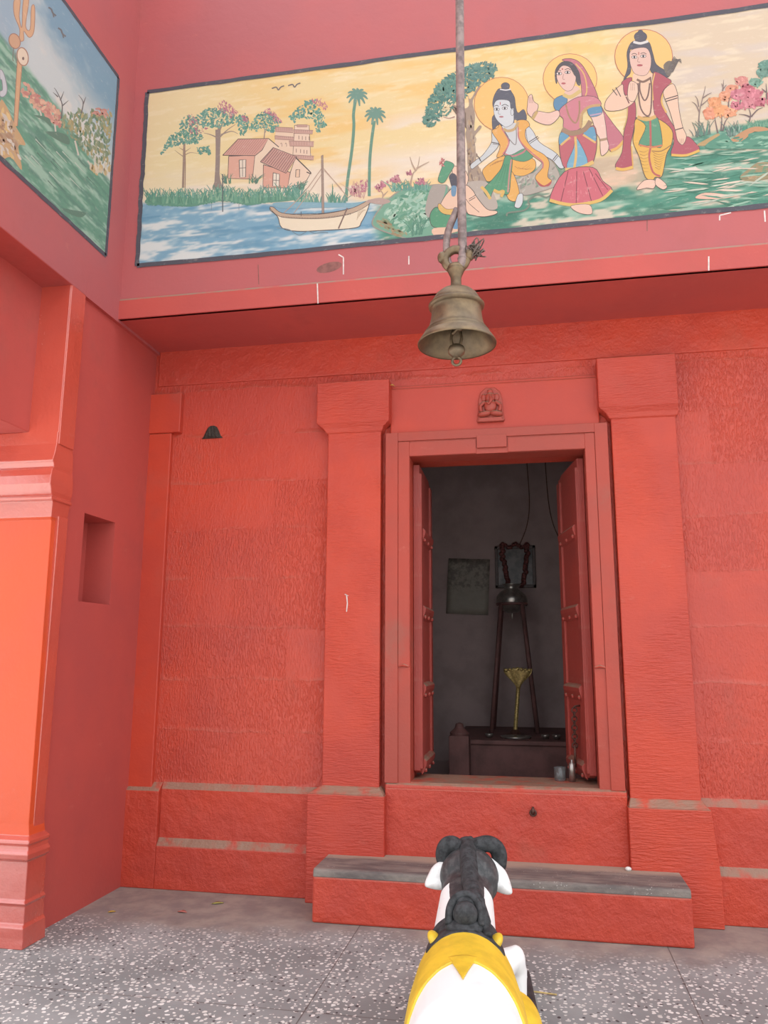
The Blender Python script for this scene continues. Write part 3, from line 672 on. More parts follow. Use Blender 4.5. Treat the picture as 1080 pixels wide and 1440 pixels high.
A.line([(330, 1340), (345, 1310), (480, 1290), (530, 1240), (520, 1205), (600, 1150), (680, 1175), (740, 1130), (780, 1060)], (118, 132, 116), 15)
# woman in the pink veil
A.at(740, 60, 5.76)
A.oval((355, 292), (218, 202), (242, 200, 122), (200, 120, 96), 5)
A.poly([(290, 140), (350, 128), (420, 150), (480, 220), (560, 380), (610, 520), (700, 650), (792, 790), (680, 880), (640, 700), (600, 520), (500, 510), (440, 560), (420, 640), (450, 480), (430, 260), (350, 170)], (194, 116, 128), INK, 4)
A.line([(400, 170), (470, 260), (490, 400), (440, 480)], (222, 180, 110), 10); A.line([(685, 875), (740, 850), (795, 790)], (226, 176, 96), 22)
A.poly([(235, 310), (235, 220), (290, 155), (370, 160), (430, 240), (440, 340), (410, 335), (380, 240), (300, 185), (262, 230), (250, 330)], (84, 78, 84))
A.poly([(310, 400), (400, 350), (445, 400), (430, 470), (310, 470)], (228, 190, 174))
A.poly([(248, 250), (290, 188), (350, 198), (385, 255), (402, 280), (395, 330), (370, 380), (330, 392), (290, 365), (255, 310)], (230, 192, 178), INK, 3)
for x, y in ((266, 250), (335, 240)): A.oval((x, y), (22, 11), (238, 230, 224), INK, 4); A.oval((x, y), (8, 9), (56, 46, 48))
A.line([(250, 228), (266, 222), (282, 230)], INK, 5); A.line([(312, 220), (338, 210), (362, 222)], INK, 5); A.oval((293, 214), (6, 6), (180, 60, 60)); A.oval((302, 330), (18, 8), (186, 96, 100)); A.line([(302, 255), (296, 292), (312, 298)], (160, 120, 112), 4)
A.poly([(232, 455), (310, 425), (332, 480), (262, 552), (224, 520)], (96, 140, 172), INK, 3)
A.poly([(265, 580), (290, 520), (420, 440), (560, 440), (605, 510), (470, 540), (440, 695), (310, 705), (300, 620)], (206, 130, 140), INK, 4)
A.line([(300, 420), (360, 440), (440, 390)], (214, 186, 120), 30); A.line([(320, 500), (350, 600), (400, 650), (430, 570), (430, 470)], (168, 130, 100), 13)
A.poly([(10, 505), (18, 440), (45, 420), (62, 475), (97, 505), (85, 555), (50, 605), (8, 565)], (234, 196, 180), INK, 4)
A.poly([(80, 555), (180, 568), (255, 548), (268, 595), (200, 662), (120, 655), (50, 612)], (234, 196, 180), INK, 4)
A.line([(88, 556), (52, 618)], (198, 168, 110), 24); 
for k in range(3): A.line([(24+k*12, 440), (28+k*12, 490)], (150, 110, 104), 3)
A.poly([(505, 545), (608, 535), (640, 640), (655, 770), (668, 830), (660, 880), (612, 916), (600, 860), (595, 780), (560, 720), (540, 640)], (234, 198, 182), INK, 4)
A.poly([(500, 530), (600, 512), (610, 578), (520, 600)], (96, 146, 178), INK, 3); A.line([(516, 590), (610, 572)], (190, 160, 180), 12); A.line([(598, 790), (655, 778)], (170, 140, 110), 20)
A.line([(600, 505), (510, 520), (450, 580), (440, 690)], (198, 160, 110), 22)
A.poly([(290, 715), (420, 740), (548, 670), (572, 820), (545, 960), (500, 1000), (320, 1025), (268, 850)], (190, 100, 108), INK, 5)
A.poly([(285, 725), (352, 765), (280, 830), (263, 790)], (104, 158, 186), INK, 3); A.poly([(460, 740), (545, 680), (562, 805)], (104, 158, 186), INK, 3); A.poly([(385, 850), (405, 765), (500, 985), (330, 1015)], (120, 172, 196), INK, 3)
A.line([(355, 765), (280, 830)], (222, 180, 110), 16); A.line([(460, 745), (562, 810)], (222, 180, 110), 16); A.line([(398, 760), (404, 900), (390, 1010)], (222, 182, 110), 20)
A.line([(290, 700), (370, 735), (470, 705), (522, 635)], (160, 130, 104), 40); A.line([(315, 1030), (440, 1015), (545, 965)], (222, 184, 110), 30)
A.poly([(310, 1045), (540, 1010), (620, 1120), (695, 1190), (600, 1275), (400, 1312), (270, 1300), (188, 1270)], (206, 104, 116), INK, 5)
for a, b in (((340, 1040), (280, 1290)), ((410, 1040), (405, 1300)), ((460, 1035), (530, 1290)), ((510, 1020), (620, 1240)), ((560, 1060), (660, 1190))): A.line([a, b], (120, 56, 66), 6)
A.dabs([(330, 1060), (520, 1040), (600, 1180), (420, 1270), (280, 1250)], 24, 20, [(218, 124, 134), (222, 136, 142)], 1.4, .2, .14)
A.line([(190, 1275), (300, 1305), (420, 1312), (600, 1275), (695, 1195)], (224, 184, 100), 26)
A.poly([(370, 1318), (510, 1312), (532, 1385), (450, 1385), (380, 1352)], (234, 196, 176), INK, 3)
# standing man
A.at(840, 30, 5.76)
A.oval((375, 285), (234, 220), (240, 196, 120), (190, 100, 84), 5)
A.poly([(210, 480), (245, 370), (240, 250), (290, 160), (410, 160), (450, 260), (480, 350), (585, 420), (560, 455), (470, 430), (430, 400), (420, 300), (380, 225), (290, 225), (262, 250), (272, 400), (240, 450)], (88, 86, 96), INK, 3)
A.oval((350, 125), (52, 42), (88, 86, 96), INK, 3); A.oval((350, 86), (22, 18), (88, 86, 96)); A.line([(292, 166), (350, 178), (412, 160)], (220, 216, 212), 20)
A.poly([(535, 360), (575, 320), (610, 340), (590, 440), (560, 430)], (120, 110, 98))
for k in range(7): A.line([(555+k*9, 430-k*3), (600+k*11, 330-k*4), (625+k*9, 285+k*9)], (104, 96, 92), 6)
A.poly([(288, 430), (440, 420), (465, 560), (475, 775), (335, 775), (330, 600)], (234, 198, 170))
A.poly([(262, 255), (300, 222), (395, 215), (432, 280), (432, 370), (400, 430), (350, 440), (300, 420), (278, 380), (264, 330)], (228, 190, 174), INK, 3)
for x, y in ((300, 290), (372, 282)): A.oval((x, y), (22, 11), (236, 226, 220), INK, 4); A.oval((x, y), (8, 9), (56, 48, 50))
A.line([(278, 268), (300, 260), (322, 270)], INK, 5); A.line([(350, 262), (375, 254), (398, 266)], INK, 5); A.oval((344, 356), (24, 9), (176, 90, 94)); A.line([(335, 290), (326, 325), (346, 330)], (160, 120, 110), 4); A.line([(335, 248), (335, 272)], (180, 80, 70), 6)
A.poly([(200, 490), (280, 455), (262, 560), (305, 650), (312, 770), (290, 900), (270, 1010), (278, 1185), (145, 1180), (200, 1060), (215, 900), (245, 780), (240, 640), (210, 560)], (176, 84, 98), INK, 4)
A.line([(150, 1190), (210, 1200), (290, 1180)], (228, 180, 90), 24); A.line([(276, 1010), (288, 1170)], (226, 178, 96), 10); A.line([(245, 660), (240, 780), (210, 880)], (214, 180, 110), 8)
A.poly([(200, 510), (110, 590), (63, 660), (75, 722), (200, 715), (300, 650), (320, 560), (255, 590), (225, 600), (212, 560)], (236, 198, 172), INK, 4)
A.poly([(250, 630), (248, 540), (270, 485), (320, 505), (332, 560), (300, 645)], (236, 200, 176), INK, 4)
for k in range(3): A.line([(270+k*14, 500), (272+k*14, 560)], (160, 120, 108), 3)
for p in ([(122, 550), (160, 600)], [(150, 535), (190, 610)]): A.line(p, INK, 7)
A.line([(232, 610), (258, 665)], (120, 76, 76), 10)
A.poly([(450, 430), (490, 415), (560, 455), (600, 490), (535, 560), (512, 650), (560, 750), (620, 850), (680, 930), (740, 935), (790, 980), (828, 1040), (720, 1085), (598, 1080), (620, 960), (540, 870), (470, 770), (450, 640)], (178, 88, 100), INK, 4)
A.line([(605, 500), (545, 565), (520, 650), (560, 740)], (224, 178, 100), 14); A.line([(600, 1082), (720, 1085), (828, 1045)], (228, 180, 90), 20); A.line([(465, 420), (445, 520), (452, 640)], (222, 180, 110), 10)
A.poly([(535, 565), (612, 505), (650, 590), (660, 700), (690, 850), (722, 930), (692, 1000), (650, 965), (630, 880), (590, 740), (557, 650)], (236, 198, 172), INK, 4)
for p in ([(545, 632), (652, 600)], [(552, 650), (650, 620)], [(632, 880), (695, 862)]): A.line(p, INK, 8)
for k in range(3): A.line([(668+k*13, 950), (672+k*12, 990)], (160, 116, 104), 3)
A.poly([(320, 785), (480, 785), (604, 880), (600, 1000), (560, 1080), (525, 1250), (470, 1262), (450, 1285), (390, 1262), (340, 1100), (290, 980), (300, 880)], (226, 178, 84), INK, 5)
A.poly([(310, 780), (420, 800), (490, 785), (525, 1010), (430, 1005), (335, 1000), (392, 850)], (92, 150, 118), INK, 4)
A.line([(428, 800), (432, 1000), (420, 1100), (450, 1220), (510, 1255)], (186, 96, 90), 16); A.line([(340, 1000), (430, 1020), (525, 1005)], (206, 124, 90), 14)
for k in range(7): A.line([(340+k*4, 1050+k*26), (380, 1060+k*26), (415, 1040+k*30)], (160, 116, 64), 5, True)
for k in range(7): A.line([(450+k*3, 1060+k*20), (500, 1080+k*20), (560-k*8, 1060+k*20)], (160, 116, 64), 5, True)
A.line([(440, 1050), (520, 1050), (600, 1000)], (150, 110, 70), 8)
for p in ([(345, 480), (345, 560), (380, 640), (410, 600), (425, 500)], [(330, 500), (345, 680), (390, 760), (430, 740), (440, 560), (430, 450)]):
    A.line(p, (120, 92, 84), 12)
A.line([(320, 470), (370, 490), (430, 460)], (130, 100, 86), 18); A.line([(325, 775), (400, 795), (475, 770)], (214, 172, 104), 28)
A.poly([(380, 1288), (470, 1290), (458, 1352), (400, 1350), (318, 1362)], (236, 198, 176), INK, 4); A.poly([(482, 1265), (540, 1300), (565, 1340), (530, 1362), (470, 1320)], (236, 198, 176), INK, 4)
# bushes and shore on the right
A.at(940, 60, 5.76)
for p in ([(245, 640), (255, 540), (290, 400), (300, 350)], [(250, 560), (220, 500), (190, 480)], [(262, 510), (300, 480), (340, 440)], [(275, 450), (320, 420), (350, 405)], [(245, 520), (235, 460), (215, 430)], [(440, 390), (448, 300)], [(440, 380), (470, 340)], [(445, 370), (430, 330)]): A.line(p, (138, 118, 112), 11, True)
for c, r, col in (((595, 310), (50, 40), (212, 140, 130)), ((640, 360), (48, 30), (196, 108, 120)), ((510, 380), (50, 40), (220, 150, 120)), ((570, 420), (70, 44), (204, 124, 136)), ((690, 415), (70, 40), (204, 120, 132)), ((455, 430), (46, 38), (226, 156, 122)), ((375, 480), (52, 40), (230, 160, 112)), ((650, 490), (60, 42), (208, 132, 140)), ((745, 480), (44, 34), (196, 110, 124)), ((555, 510), (52, 34), (204, 120, 132)), ((345, 570), (62, 48), (228, 150, 116)), ((430, 550), (64, 46), (232, 164, 112)), ((500, 565), (48, 36), (230, 160, 120)), ((800, 180), (70, 40), (100, 146, 130)), ((770, 240), (60, 40), (112, 152, 136)), ((705, 320), (54, 34), (118, 160, 140)), ((830, 450), (40, 60), (196, 110, 120)), ((880, 380), (60, 50), (210, 130, 130)), ((960, 470), (70, 50), (226, 156, 120)), ((900, 230), (80, 50), (104, 148, 132))):
    A.oval(c, r, col); A.dabs([(c[0]-r[0], c[1]-r[1]*.8), (c[0]+r[0], c[1]-r[1]*.8), (c[0]+r[0], c[1]+r[1]), (c[0]-r[0], c[1]+r[1])], 22, 16, [col, tuple(min(255, v+16) for v in col), tuple(v-14 for v in col)], None, .6, .5)
for p in ([(400, 730), (385, 660), (375, 600)], [(425, 715), (432, 640), (430, 580)], [(440, 715), (460, 640), (490, 600)], [(655, 640), (665, 580), (650, 530)], [(660, 600), (620, 585), (570, 580)], [(670, 600), (720, 545), (765, 525)], [(485, 520), (490, 470), (505, 430)], [(578, 500), (585, 460)], [(795, 460), (795, 380), (790, 330)], [(790, 400), (755, 370)], [(960, 640), (950, 560), (930, 500)]): A.line(p, (116, 98, 98), 13, True)
A.grass([(200, 760), (340, 740)], 110, 24, [(100, 118, 110), (92, 140, 120)], .4, 10); A.grass([(480, 760), (600, 740)], 110, 26, [(98, 124, 116), (150, 180, 160)], .4, 10); A.grass([(640, 690), (1150, 650)], 60, 120, [(92, 146, 120), (120, 168, 140)], .5, 10)
A.poly([(230, 830), (330, 770), (410, 735), (400, 790), (330, 830)], (186, 156, 106)); A.poly([(480, 810), (580, 730), (700, 680), (830, 700), (830, 740), (700, 720), (620, 780), (540, 815)], (196, 146, 104))
A.poly([(300, 850), (400, 760), (460, 740), (540, 810), (640, 770), (700, 725), (1200, 690), (1200, 850), (600, 860)], (86, 146, 122))
A.dabs([(320, 845), (480, 770), (1200, 720), (1200, 850)], 90, 34, [(70, 132, 110), (110, 164, 138), (140, 184, 158)], -.15, .2, .25)
A.poly([(580, 1090), (640, 1030), (760, 960), (1000, 980), (1000, 1060), (760, 1110), (640, 1130)], (156, 140, 104)); A.dabs([(600, 1090), (760, 970), (980, 990), (980, 1060), (640, 1120)], 60, 32, [(116, 148, 116), (180, 150, 110), (140, 130, 96)], -.2, .3, .3)
A.poly([(130, 1030), (190, 985), (240, 1020), (290, 1035)], (226, 214, 200)); A.poly([(220, 1260), (300, 1215), (480, 1230), (600, 1230), (420, 1265)], (230, 186, 164))
A.dabs([(20, 960), (250, 880), (1100, 880), (1100, 1330), (20, 1380)], 150, 90, [(74, 138, 114), (96, 158, 132), (196, 206, 186), (150, 188, 164), (66, 128, 106), (224, 204, 184)], -.12, .12, .07)
# dark hand-painted border
A.at(0, 0, 1)
def bord(P0, P1, w):
    n = 60; c = lin(SLATE); A.k += 1; b0 = len(A.v)
    d = (P1-P0).normalized(); nrm = Vector((-d.z, 0, d.x))
    for i in range(n+1):
        t = i/n; p = P0.lerp(P1, t); wob = (mnoise.noise(Vector((t*14, P0.x*3, P0.z)))*.45)
        for sgn in (-1, 1): A.v.append(p+nrm*w*.5*(sgn*(1+.25*mnoise.noise(Vector((t*40, sgn*5, P0.z)))) + wob)+Vector((0, -.0002, 0))); A.c.append(c)
    for i in range(n): A.f.append((b0+2*i, b0+2*i+1, b0+2*i+3, b0+2*i+2))
E_ = .0012+A.k*A.step+.0003; Yb = UPY-E_
cs = [Vector((mx0, Yb, mz0)), Vector((mx0-.012, Yb, mz1)), Vector((mx1, Yb, mz1)), Vector((mx1, Yb, mz0))]
for a, b in ((0, 1), (1, 2), (2, 3), (3, 0)): bord(cs[a], cs[b], .032)
tag(A.build('wall_painting'), 'long hand-painted scene of haloed figures, boat and village above the doorway', 'painting')

# --- painting on the side wall (plane x = LX), wall units y, z
Bt = Art(lambda p, e: U(p[0], p[1], 0, LX+e))
by0, by1, bz0, bz1 = 2.75, 4.295, 4.085, 5.425
def bgB(px, py):
    p = U(px, py, 0, LX); y, z = p.y, p.z; h = (z-bz0)/(bz1-bz0); w = (y-by0)/(by1-by0)
    n1 = fb(y, z, .4, .25, 21); n2 = fb(y, z, .3, .06, 22)
    sky = mixc((206, 212, 212), (128, 164, 186), sm(h+.5*(w-.6)+.4*(n1-.5), .55, .95))
    sky = mixc(sky, (232, 222, 212), .8*sm(n1, .42, .62)*(1-sm(h, .55, .85)))
    sky = mixc(sky, (140, 168, 190), .7*(1-sm(w, .30, .44)))
    gr = mixc((104, 156, 130), (160, 194, 172), sm(n2, .4, .68)); gr = mixc(gr, (88, 132, 116), .6*sm(fb(y, z, .25, .05, 24), .56, .7))
    hor = .50-.10*sm(w, .45, 1.0)+(n1-.5)*.04
    return mixc(sky, gr, 1-sm(h, hor-.02, hor+.02))
def quadB(u, v):
    P = Vector((LX+.0011, by0+(by1-by0)*u, bz0+(bz1-bz0)*v)); return P, to_px(P)
Bt.grid(quadB, 160, 140, bgB)
Bt.at(0, 0, 3.892)
Bt.dabs([(330, 680), (360, 620), (430, 600), (610, 620), (600, 900), (520, 880), (430, 800), (380, 740)], 300, 16, [(128, 146, 116), (150, 156, 120), (108, 138, 112), (176, 160, 112)], 1.4, .4, .35)
Bt.dabs([(110, 500), (140, 450), (230, 540), (320, 600), (340, 690), (300, 680), (210, 600), (150, 540)], 130, 16, [(214, 160, 140), (206, 140, 128), (226, 178, 150)], 1, .6, .5)
Bt.dabs([(505, 620), (525, 590), (600, 600), (600, 640)], 30, 13, [(206, 146, 134)])
for p in ([(335, 650), (340, 570), (310, 500), (295, 480)], [(340, 580), (375, 550)], [(330, 550), (350, 500)], [(445, 620), (455, 560), (430, 520)], [(455, 570), (470, 530)], [(318, 530), (290, 505)]): Bt.line(p, (110, 104, 104), 8, True)
for p in ([(215, 600), (225, 630), (215, 650)], [(300, 680), (305, 720)], [(410, 770), (430, 850)], [(480, 880), (520, 940)], [(520, 850), (520, 930)], [(550, 880), (545, 940)]): Bt.line(p, (214, 206, 190), 9)
Bt.dabs([(480, 890), (600, 880), (600, 945), (520, 950)], 40, 18, [(206, 180, 130), (222, 206, 180)], 1.5, .2)
Bt.poly([(185, 630), (265, 645), (280, 690), (240, 660)], (98, 132, 112)); Bt.poly([(250, 720), (360, 735), (380, 790), (320, 770)], (98, 130, 112))
for k in range(24):
    x = random.uniform(130, 480); y = 700+(x-130)*.75+random.uniform(-60, 190)
    Bt.line([(x, y), (x+22, y+24), (x+60, y+64)], random.choice([(84, 120, 104), (196, 206, 190), (110, 150, 128)]), 6, True)
Bt.poly([(340, 1140), (400, 1150), (470, 1165), (440, 1190), (380, 1170)], (96, 132, 112))
# trident with small drum, beside a tan slope
Bt.poly([(95, 330), (122, 330), (95, 690), (75, 690)], (220, 172, 130), (176, 130, 104), 4, False)
Bt.poly([(78, 0), (110, 0), (105, 90), (120, 150), (128, 0), (158, 0), (140, 140), (165, 160), (172, 40), (190, 40), (186, 170), (160, 205), (130, 170), (130, 220), (105, 220), (108, 160), (78, 80)], (222, 176, 136), (180, 134, 110), 4)
Bt.oval((80, 225), (30, 42), (214, 168, 134), (170, 124, 104), 5, -.3); Bt.oval((124, 310), (30, 50), (236, 214, 190), (176, 130, 108), 6, -.2); Bt.oval((127, 320), (6, 9), (120, 96, 90))
Bt.line([(75, 260), (70, 320), (74, 335)], (130, 110, 104), 4); Bt.line([(82, 290), (90, 345)], (130, 110, 104), 4)
Bt.poly([(0, 560), (40, 590), (80, 680), (140, 790), (100, 800), (120, 930), (60, 860), (0, 850)], (206, 168, 122)); Bt.dabs([(0, 600), (50, 620), (110, 860), (0, 840)], 60, 26, [(226, 190, 130), (190, 160, 130), (214, 200, 186), (178, 140, 110)], 1.1, .3, .3)
Bt.poly([(0, 380), (20, 400), (38, 470), (36, 510), (18, 530), (0, 525), (0, 500), (14, 490), (10, 440), (0, 430)], (206, 206, 210), (140, 140, 146), 4)
for c in ((285, 65), (338, 178)): Bt.line([(c[0]-20, c[1]-25), (c[0]-4, c[1]-14), (c[0]+4, c[1]+6), (c[0]+22, c[1]+22)], (112, 112, 114), 9); Bt.line([(c[0]+4, c[1]+6), (c[0]+10, c[1]+30)], (112, 112, 114), 7)
Eb = .0012+Bt.k*Bt.step+.0003
def bordB(P0, P1, w):
    n = 40; c = lin(SLATE); b0 = len(Bt.v); d = (P1-P0).normalized(); nrm = Vector((0, -d.z, d.y))
    for i in range(n+1):
        p = P0.lerp(P1, i/n)
        for sgn in (-1, 1): Bt.v.append(p+nrm*w*.5*sgn*(1+.3*mnoise.noise(Vector((i*.6, sgn*5, P0.y))))); Bt.c.append(c)
    for i in range(n): Bt.f.append((b0+2*i, b0+2*i+1, b0+2*i+3, b0+2*i+2))
cs = [Vector((LX+Eb, by0, bz0)), Vector((LX+Eb, by1+.01, bz0+.01)), Vector((LX+Eb, by1, bz1)), Vector((LX+Eb, by0, bz1))]
for a, b in ((0, 1), (1, 2), (2, 3), (3, 0)): bordB(cs[a], cs[b], .030)
tag(Bt.build('wall_painting'), 'hand-painted riverside landscape with a trident on the left side wall', 'painting')

# ------------------------------------------------------------------ bell on its rod
def brassm():
    t = NT('aged_brass'); f = t.noise(16, 6, .65)
    c = t.mix(t.ramp(f, .35, .68), (.225, .158, .092), (.13, .094, .060))
    c = t.mix(t.math('MULTIPLY', t.ramp(t.noise(7, 4), .5, .72), .5), c, (.235, .185, .13))
    t.bump(t.noise(90, 4), .15, .003)
    return t.done(c, t.math('MULTIPLY_ADD', f, .25, .36), .75)
M['brass'] = brassm()
M['rod'] = plain('worn_grey_iron', (.29, .215, .20), .6, .3, .25, 40, .3)
BX, BY, BZ = -.2085, 2.30, 2.460
rod = thing('hanging_rod', 'long grey iron rod hanging from the roof and hooked through the bell', 'rod', (BX+.004, BY, 5.75))
bm = bmesh.new()
tube(bm, cr([(BX+.030, BY, 5.76), (BX+.028, BY, 4.2), (BX+.022, BY, 3.2), (BX+.022, BY, 2.84), (BX+.024, BY-.004, 2.775), (BX+.022, BY-.006, 2.748)], 4), [.0145]*20+[.0165], 14)
child(link('shaft', bm, M['rod'], smooth=True), rod)
bm = bmesh.new()
tube(bm, cr([(BX+.022, BY-.006, 2.752), (BX+.018, BY-.004, 2.728), (BX-.004, BY, 2.722), (BX-.024, BY+.004, 2.745), (BX-.030, BY+.004, 2.80), (BX-.022, BY+.004, 2.86), (BX+.006, BY+.004, 2.93)], 5), [.015]*8+[.0115]*23, 12)
child(link('hook', bm, M['rod'], smooth=True), rod)
bm = bmesh.new(); random.seed(3)
for k in range(9):
    P = []; c0 = Vector((BX+.064, BY+.01, 2.780))
    for j in range(9): P.append(c0+Vector((random.gauss(0, .015), random.gauss(0, .012), random.gauss(0, .016))))
    tube(bm, cr([(BX+.036, BY, 2.757)]+P, 3), .0022, 5)
o = child(link('tangled_wire', bm, plain('grey_wire', (.16, .12, .10), .6, .3, .2, 60, 0)), rod); o['label'] = 'tangled knot of thin dark wire'
bell = thing('temple_bell', 'aged brass bell with a flared mouth hanging in front of the doorway', 'bell', (BX, BY, BZ))
bm = bmesh.new()
# outer then inner skin, r/z in metres from the mouth plane
pr = [(.1225, 0), (.1235, .006), (.118, .018), (.108, .036), (.103, .043), (.1035, .048), (.098, .051), (.0945, .058), (.0955, .062), (.091, .066), (.086, .082), (.0815, .105), (.079, .130), (.078, .150), (.081, .152), (.0875, .158), (.0885, .166), (.084, .172), (.078, .176), (.0775, .184), (.074, .190), (.066, .208), (.052, .224), (.034, .234), (.018, .239), (.0165, .252), (.0175, .262), (.026, .275), (.030, .280), (.0001, .282)]
inn = [(.0001, .222), (.04, .214), (.062, .195), (.070, .170), (.072, .14), (.075, .105), (.082, .075), (.095, .045), (.110, .018), (.1175, .003), (.1225, 0)]
lathe(bm, (0, 0, 0), [(r, z*.80 if z < .235 else .188+(z-.235)*1.55) for r, z in inn+pr], 56)
bmesh.ops.remove_doubles(bm, verts=bm.verts, dist=.0004)
link('bell_body', bm, M['brass'], bell, smooth=True)
bm = bmesh.new()
torus(bm, (0, 0, .292), .034, .014, Matrix.Rotation(PI/2, 3, 'X'), 28, 12)
for s in (-1, 1): ell(bm, (s*.042, 0, .302), (.017, .018, .020), 14, 10)
ell(bm, (0, 0, .262), (.03, .024, .018), 16, 10)
link('hanging_loop', bm, M['brass'], bell, smooth=True)
bm = bmesh.new()
lathe(bm, (0, 0, 0), [(.0001, .026), (.012, .025), (.023, .018), (.027, .008), (.025, -.004), (.016, -.012), (.011, -.018), (.0001, -.019)], 24)
for s in (-1, 1): tube(bm, cr([(s*.011, 0, .022), (s*.016, 0, .045), (s*.010, .004, .075), (0, .004, .10)], 4), .0048, 8)
tube(bm, cr([(-.012, 0, .06), (.004, -.006, .075), (.016, 0, .085), (.012, .004, .21)], 4), .006, 8)
o = link('clapper', bm, M['brass'], bell, smooth=True)
o.location = (0, -.018, -.030)
bm = bmesh.new(); torus(bm, (0, 0, -.029), .0135, .0045, Matrix.Rotation(PI/2, 3, 'X'), 20, 8)
link('clapper_ring', bm, M['brass'], o, smooth=True)

# ------------------------------------------------------------------ bull statue
NR = 3.05; NA = .0905
bull = thing('bull_statue', 'painted stone bull with a yellow blanket lying on the floor facing the doorway', 'statue', (-math.sin(NA)*NR, math.cos(NA)*NR, 0), NA)
def bull_paint():
    t = NT('statue_white'); X = t.sep(t.co); f = t.noise(40, 5, .6)
    w = t.mix(t.ramp(t.noise(6, 5), .55, .8), (.86, .85, .83), (.72, .70, .67))
    black = t.mix(t.ramp(f, .4, .7), (.035, .036, .038), (.085, .085, .085))
    ed = t.math('MULTIPLY', t.math('SUBTRACT', t.noise(30, 4), .5), .03)
    # black paint over the back of the head and along the top of the neck
    def lobe(c, r):
        v = t.n('ShaderNodeVectorMath', operation='SUBTRACT'); t.set(v.inputs[0], t.co); v.inputs[1].default_value = c
        q = t.n('ShaderNodeVectorMath', operation='DIVIDE'); t.set(q.inputs[0], v.outputs[0]); q.inputs[1].default_value = r
        l = t.n('ShaderNodeVectorMath', operation='LENGTH'); t.set(l.inputs[0], q.outputs[0])
        return t.math('LESS_THAN', t.math('ADD', l.outputs['Value'], t.math('MULTIPLY', ed, 2.5)), 1.0)
    head = t.math('MAXIMUM', lobe((.022, .56, .545), (.165, .155, .142)), lobe((.01, .35, .58), (.075, .30, .10)))
    spk = t.math('MULTIPLY', t.math('LESS_THAN', t.vor(24), .10), t.math('GREATER_THAN', t.noise(5, 2), .58))
    c = t.mix(t.math('MULTIPLY', spk, .7), w, (.25, .22, .2)); c = t.mix(head, c, black)
    t.bump(f, .2, .004); return t.done(c, .5)
M['bull'] = bull_paint()
M['black'] = plain('statue_black', (.060, .062, .065), .72, 0, .3, 40, .5, .25)
M['yellow'] = plain('statue_yellow', (.84, .56, .040), .5, 0, .12, 9, .2)
M['char'] = plain('charcoal_plinth', (.05, .048, .05), .7, 0, .2, 20, .3)
bm = bmesh.new()
def ring(a, b, zc, hw, hh, tilt=0, n=28):
    R = []
    for k in range(n):
        t = 2*PI*k/n; R.append((b+hw*math.cos(t), a-math.sin(t)*hh*math.sin(tilt), zc+hh*math.sin(t)*math.cos(tilt)))
    return R
loft(bm, [ring(*q) for q in ((-.70, 0, .31, .03, .035), (-.69, 0, .31, .085, .10), (-.655, 0, .30, .135, .152), (-.59, 0, .298, .170, .192), (-.48, 0, .295, .191, .214), (-.32, 0, .292, .198, .220), (-.12, 0, .29, .195, .218), (.06, 0, .29, .182, .214), (.20, 0, .285, .166, .205), (.36, 0, .28, .145, .195), (.48, 0, .28, .12, .17), (.56, 0, .28, .07, .10))])
loft(bm, [ring(*q) for q in ((.20, 0, .40, .125, .12, .5), (.32, .0, .43, .122, .125, .6), (.42, .005, .47, .116, .12, .7), (.50, .01, .52, .108, .11, .8), (.56, .015, .56, .09, .09, .8))])
ell(bm, (.022, .570, .556), (.130, .115, .128))                                   # skull
loft(bm, [ring(*q) for q in ((.60, .018, .575, .085, .09, 0), (.70, .018, .545, .078, .08, .2), (.80, .018, .505, .066, .062, .2), (.86, .018, .485, .06, .05, .2), (.89, .018, .48, .03, .03, .2))])
ell(bm, (.11, .44, .24), (.075, .10, .10)); ell(bm, (.210, .51, .255), (.040, .050, .062)); 
tube(bm, [(.12, .44, .24), (.200, .50, .27), (.215, .52, .22), (.215, .50, .10)], [.070, .046, .042, .036], 14)
ell(bm, (.175, .12, .16), (.098, .20, .105)); ell(bm, (-.10, .10, .14), (.10, .22, .10)); ell(bm, (-.08, .45, .15), (.08, .15, .10))
ell(bm, (0, .05, .13), (.17, .5, .10))
tmp = link('body', bm, M['bull'])
rm = tmp.modifiers.new('r', 'REMESH'); rm.mode = 'VOXEL'; rm.voxel_size = .0085
sm_ = tmp.modifiers.new('s', 'SMOOTH'); sm_.factor = .5; sm_.iterations = 8
dg = bpy.context.evaluated_depsgraph_get(); dg.update()
me = bpy.data.meshes.new_from_object(tmp.evaluated_get(dg)); old = tmp.data
tmp.modifiers.clear(); tmp.data = me; bpy.data.meshes.remove(old); me.name = 'body'
if not me.materials: me.materials.append(M['bull'])
for p in me.polygons: p.use_smooth = True
tmp.parent = bull; body = tmp
def shell(name, cuts, mat, off, thick=.006, extra=None):
    """copy of the body's skin inside the half spaces (point, outward normal), lifted by off"""
    b = bmesh.new(); b.from_mesh(me)
    for co, no in cuts:
        bmesh.ops.bisect_plane(b, geom=b.verts[:]+b.edges[:]+b.faces[:], dist=1e-5, plane_co=co, plane_no=no, clear_outer=True)
    b.normal_update()
    for v in b.verts: v.co += v.normal*off
    o = link(name, b, mat, bull, smooth=True)
    sd = o.modifiers.new('t', 'SOLIDIFY'); sd.thickness = thick; sd.offset = -1
    return o
o = shell('blanket', [((-.01, -.245, .51), (0, -.10, .12)), ((0, .055, .50), (0, 1, .75)), ((0, 0, .07), (0, 0, -1)), ((0, .44, 0), (0, 1, 0))], M['yellow'], .007, .01); o['label'] = 'yellow painted blanket'; blk = o
o = shell('blanket_flap', [((-.008, -.395, .5), (-.972, -.235, 0)), ((-.008, -.395, .5), (.972, -.235, 0)), ((0, -.20, .5), (0, 1, 0)), ((0, 0, .44), (0, 0, -1))], M['yellow'], .0075, .006); o['label'] = 'yellow tail flap'; o.parent = blk
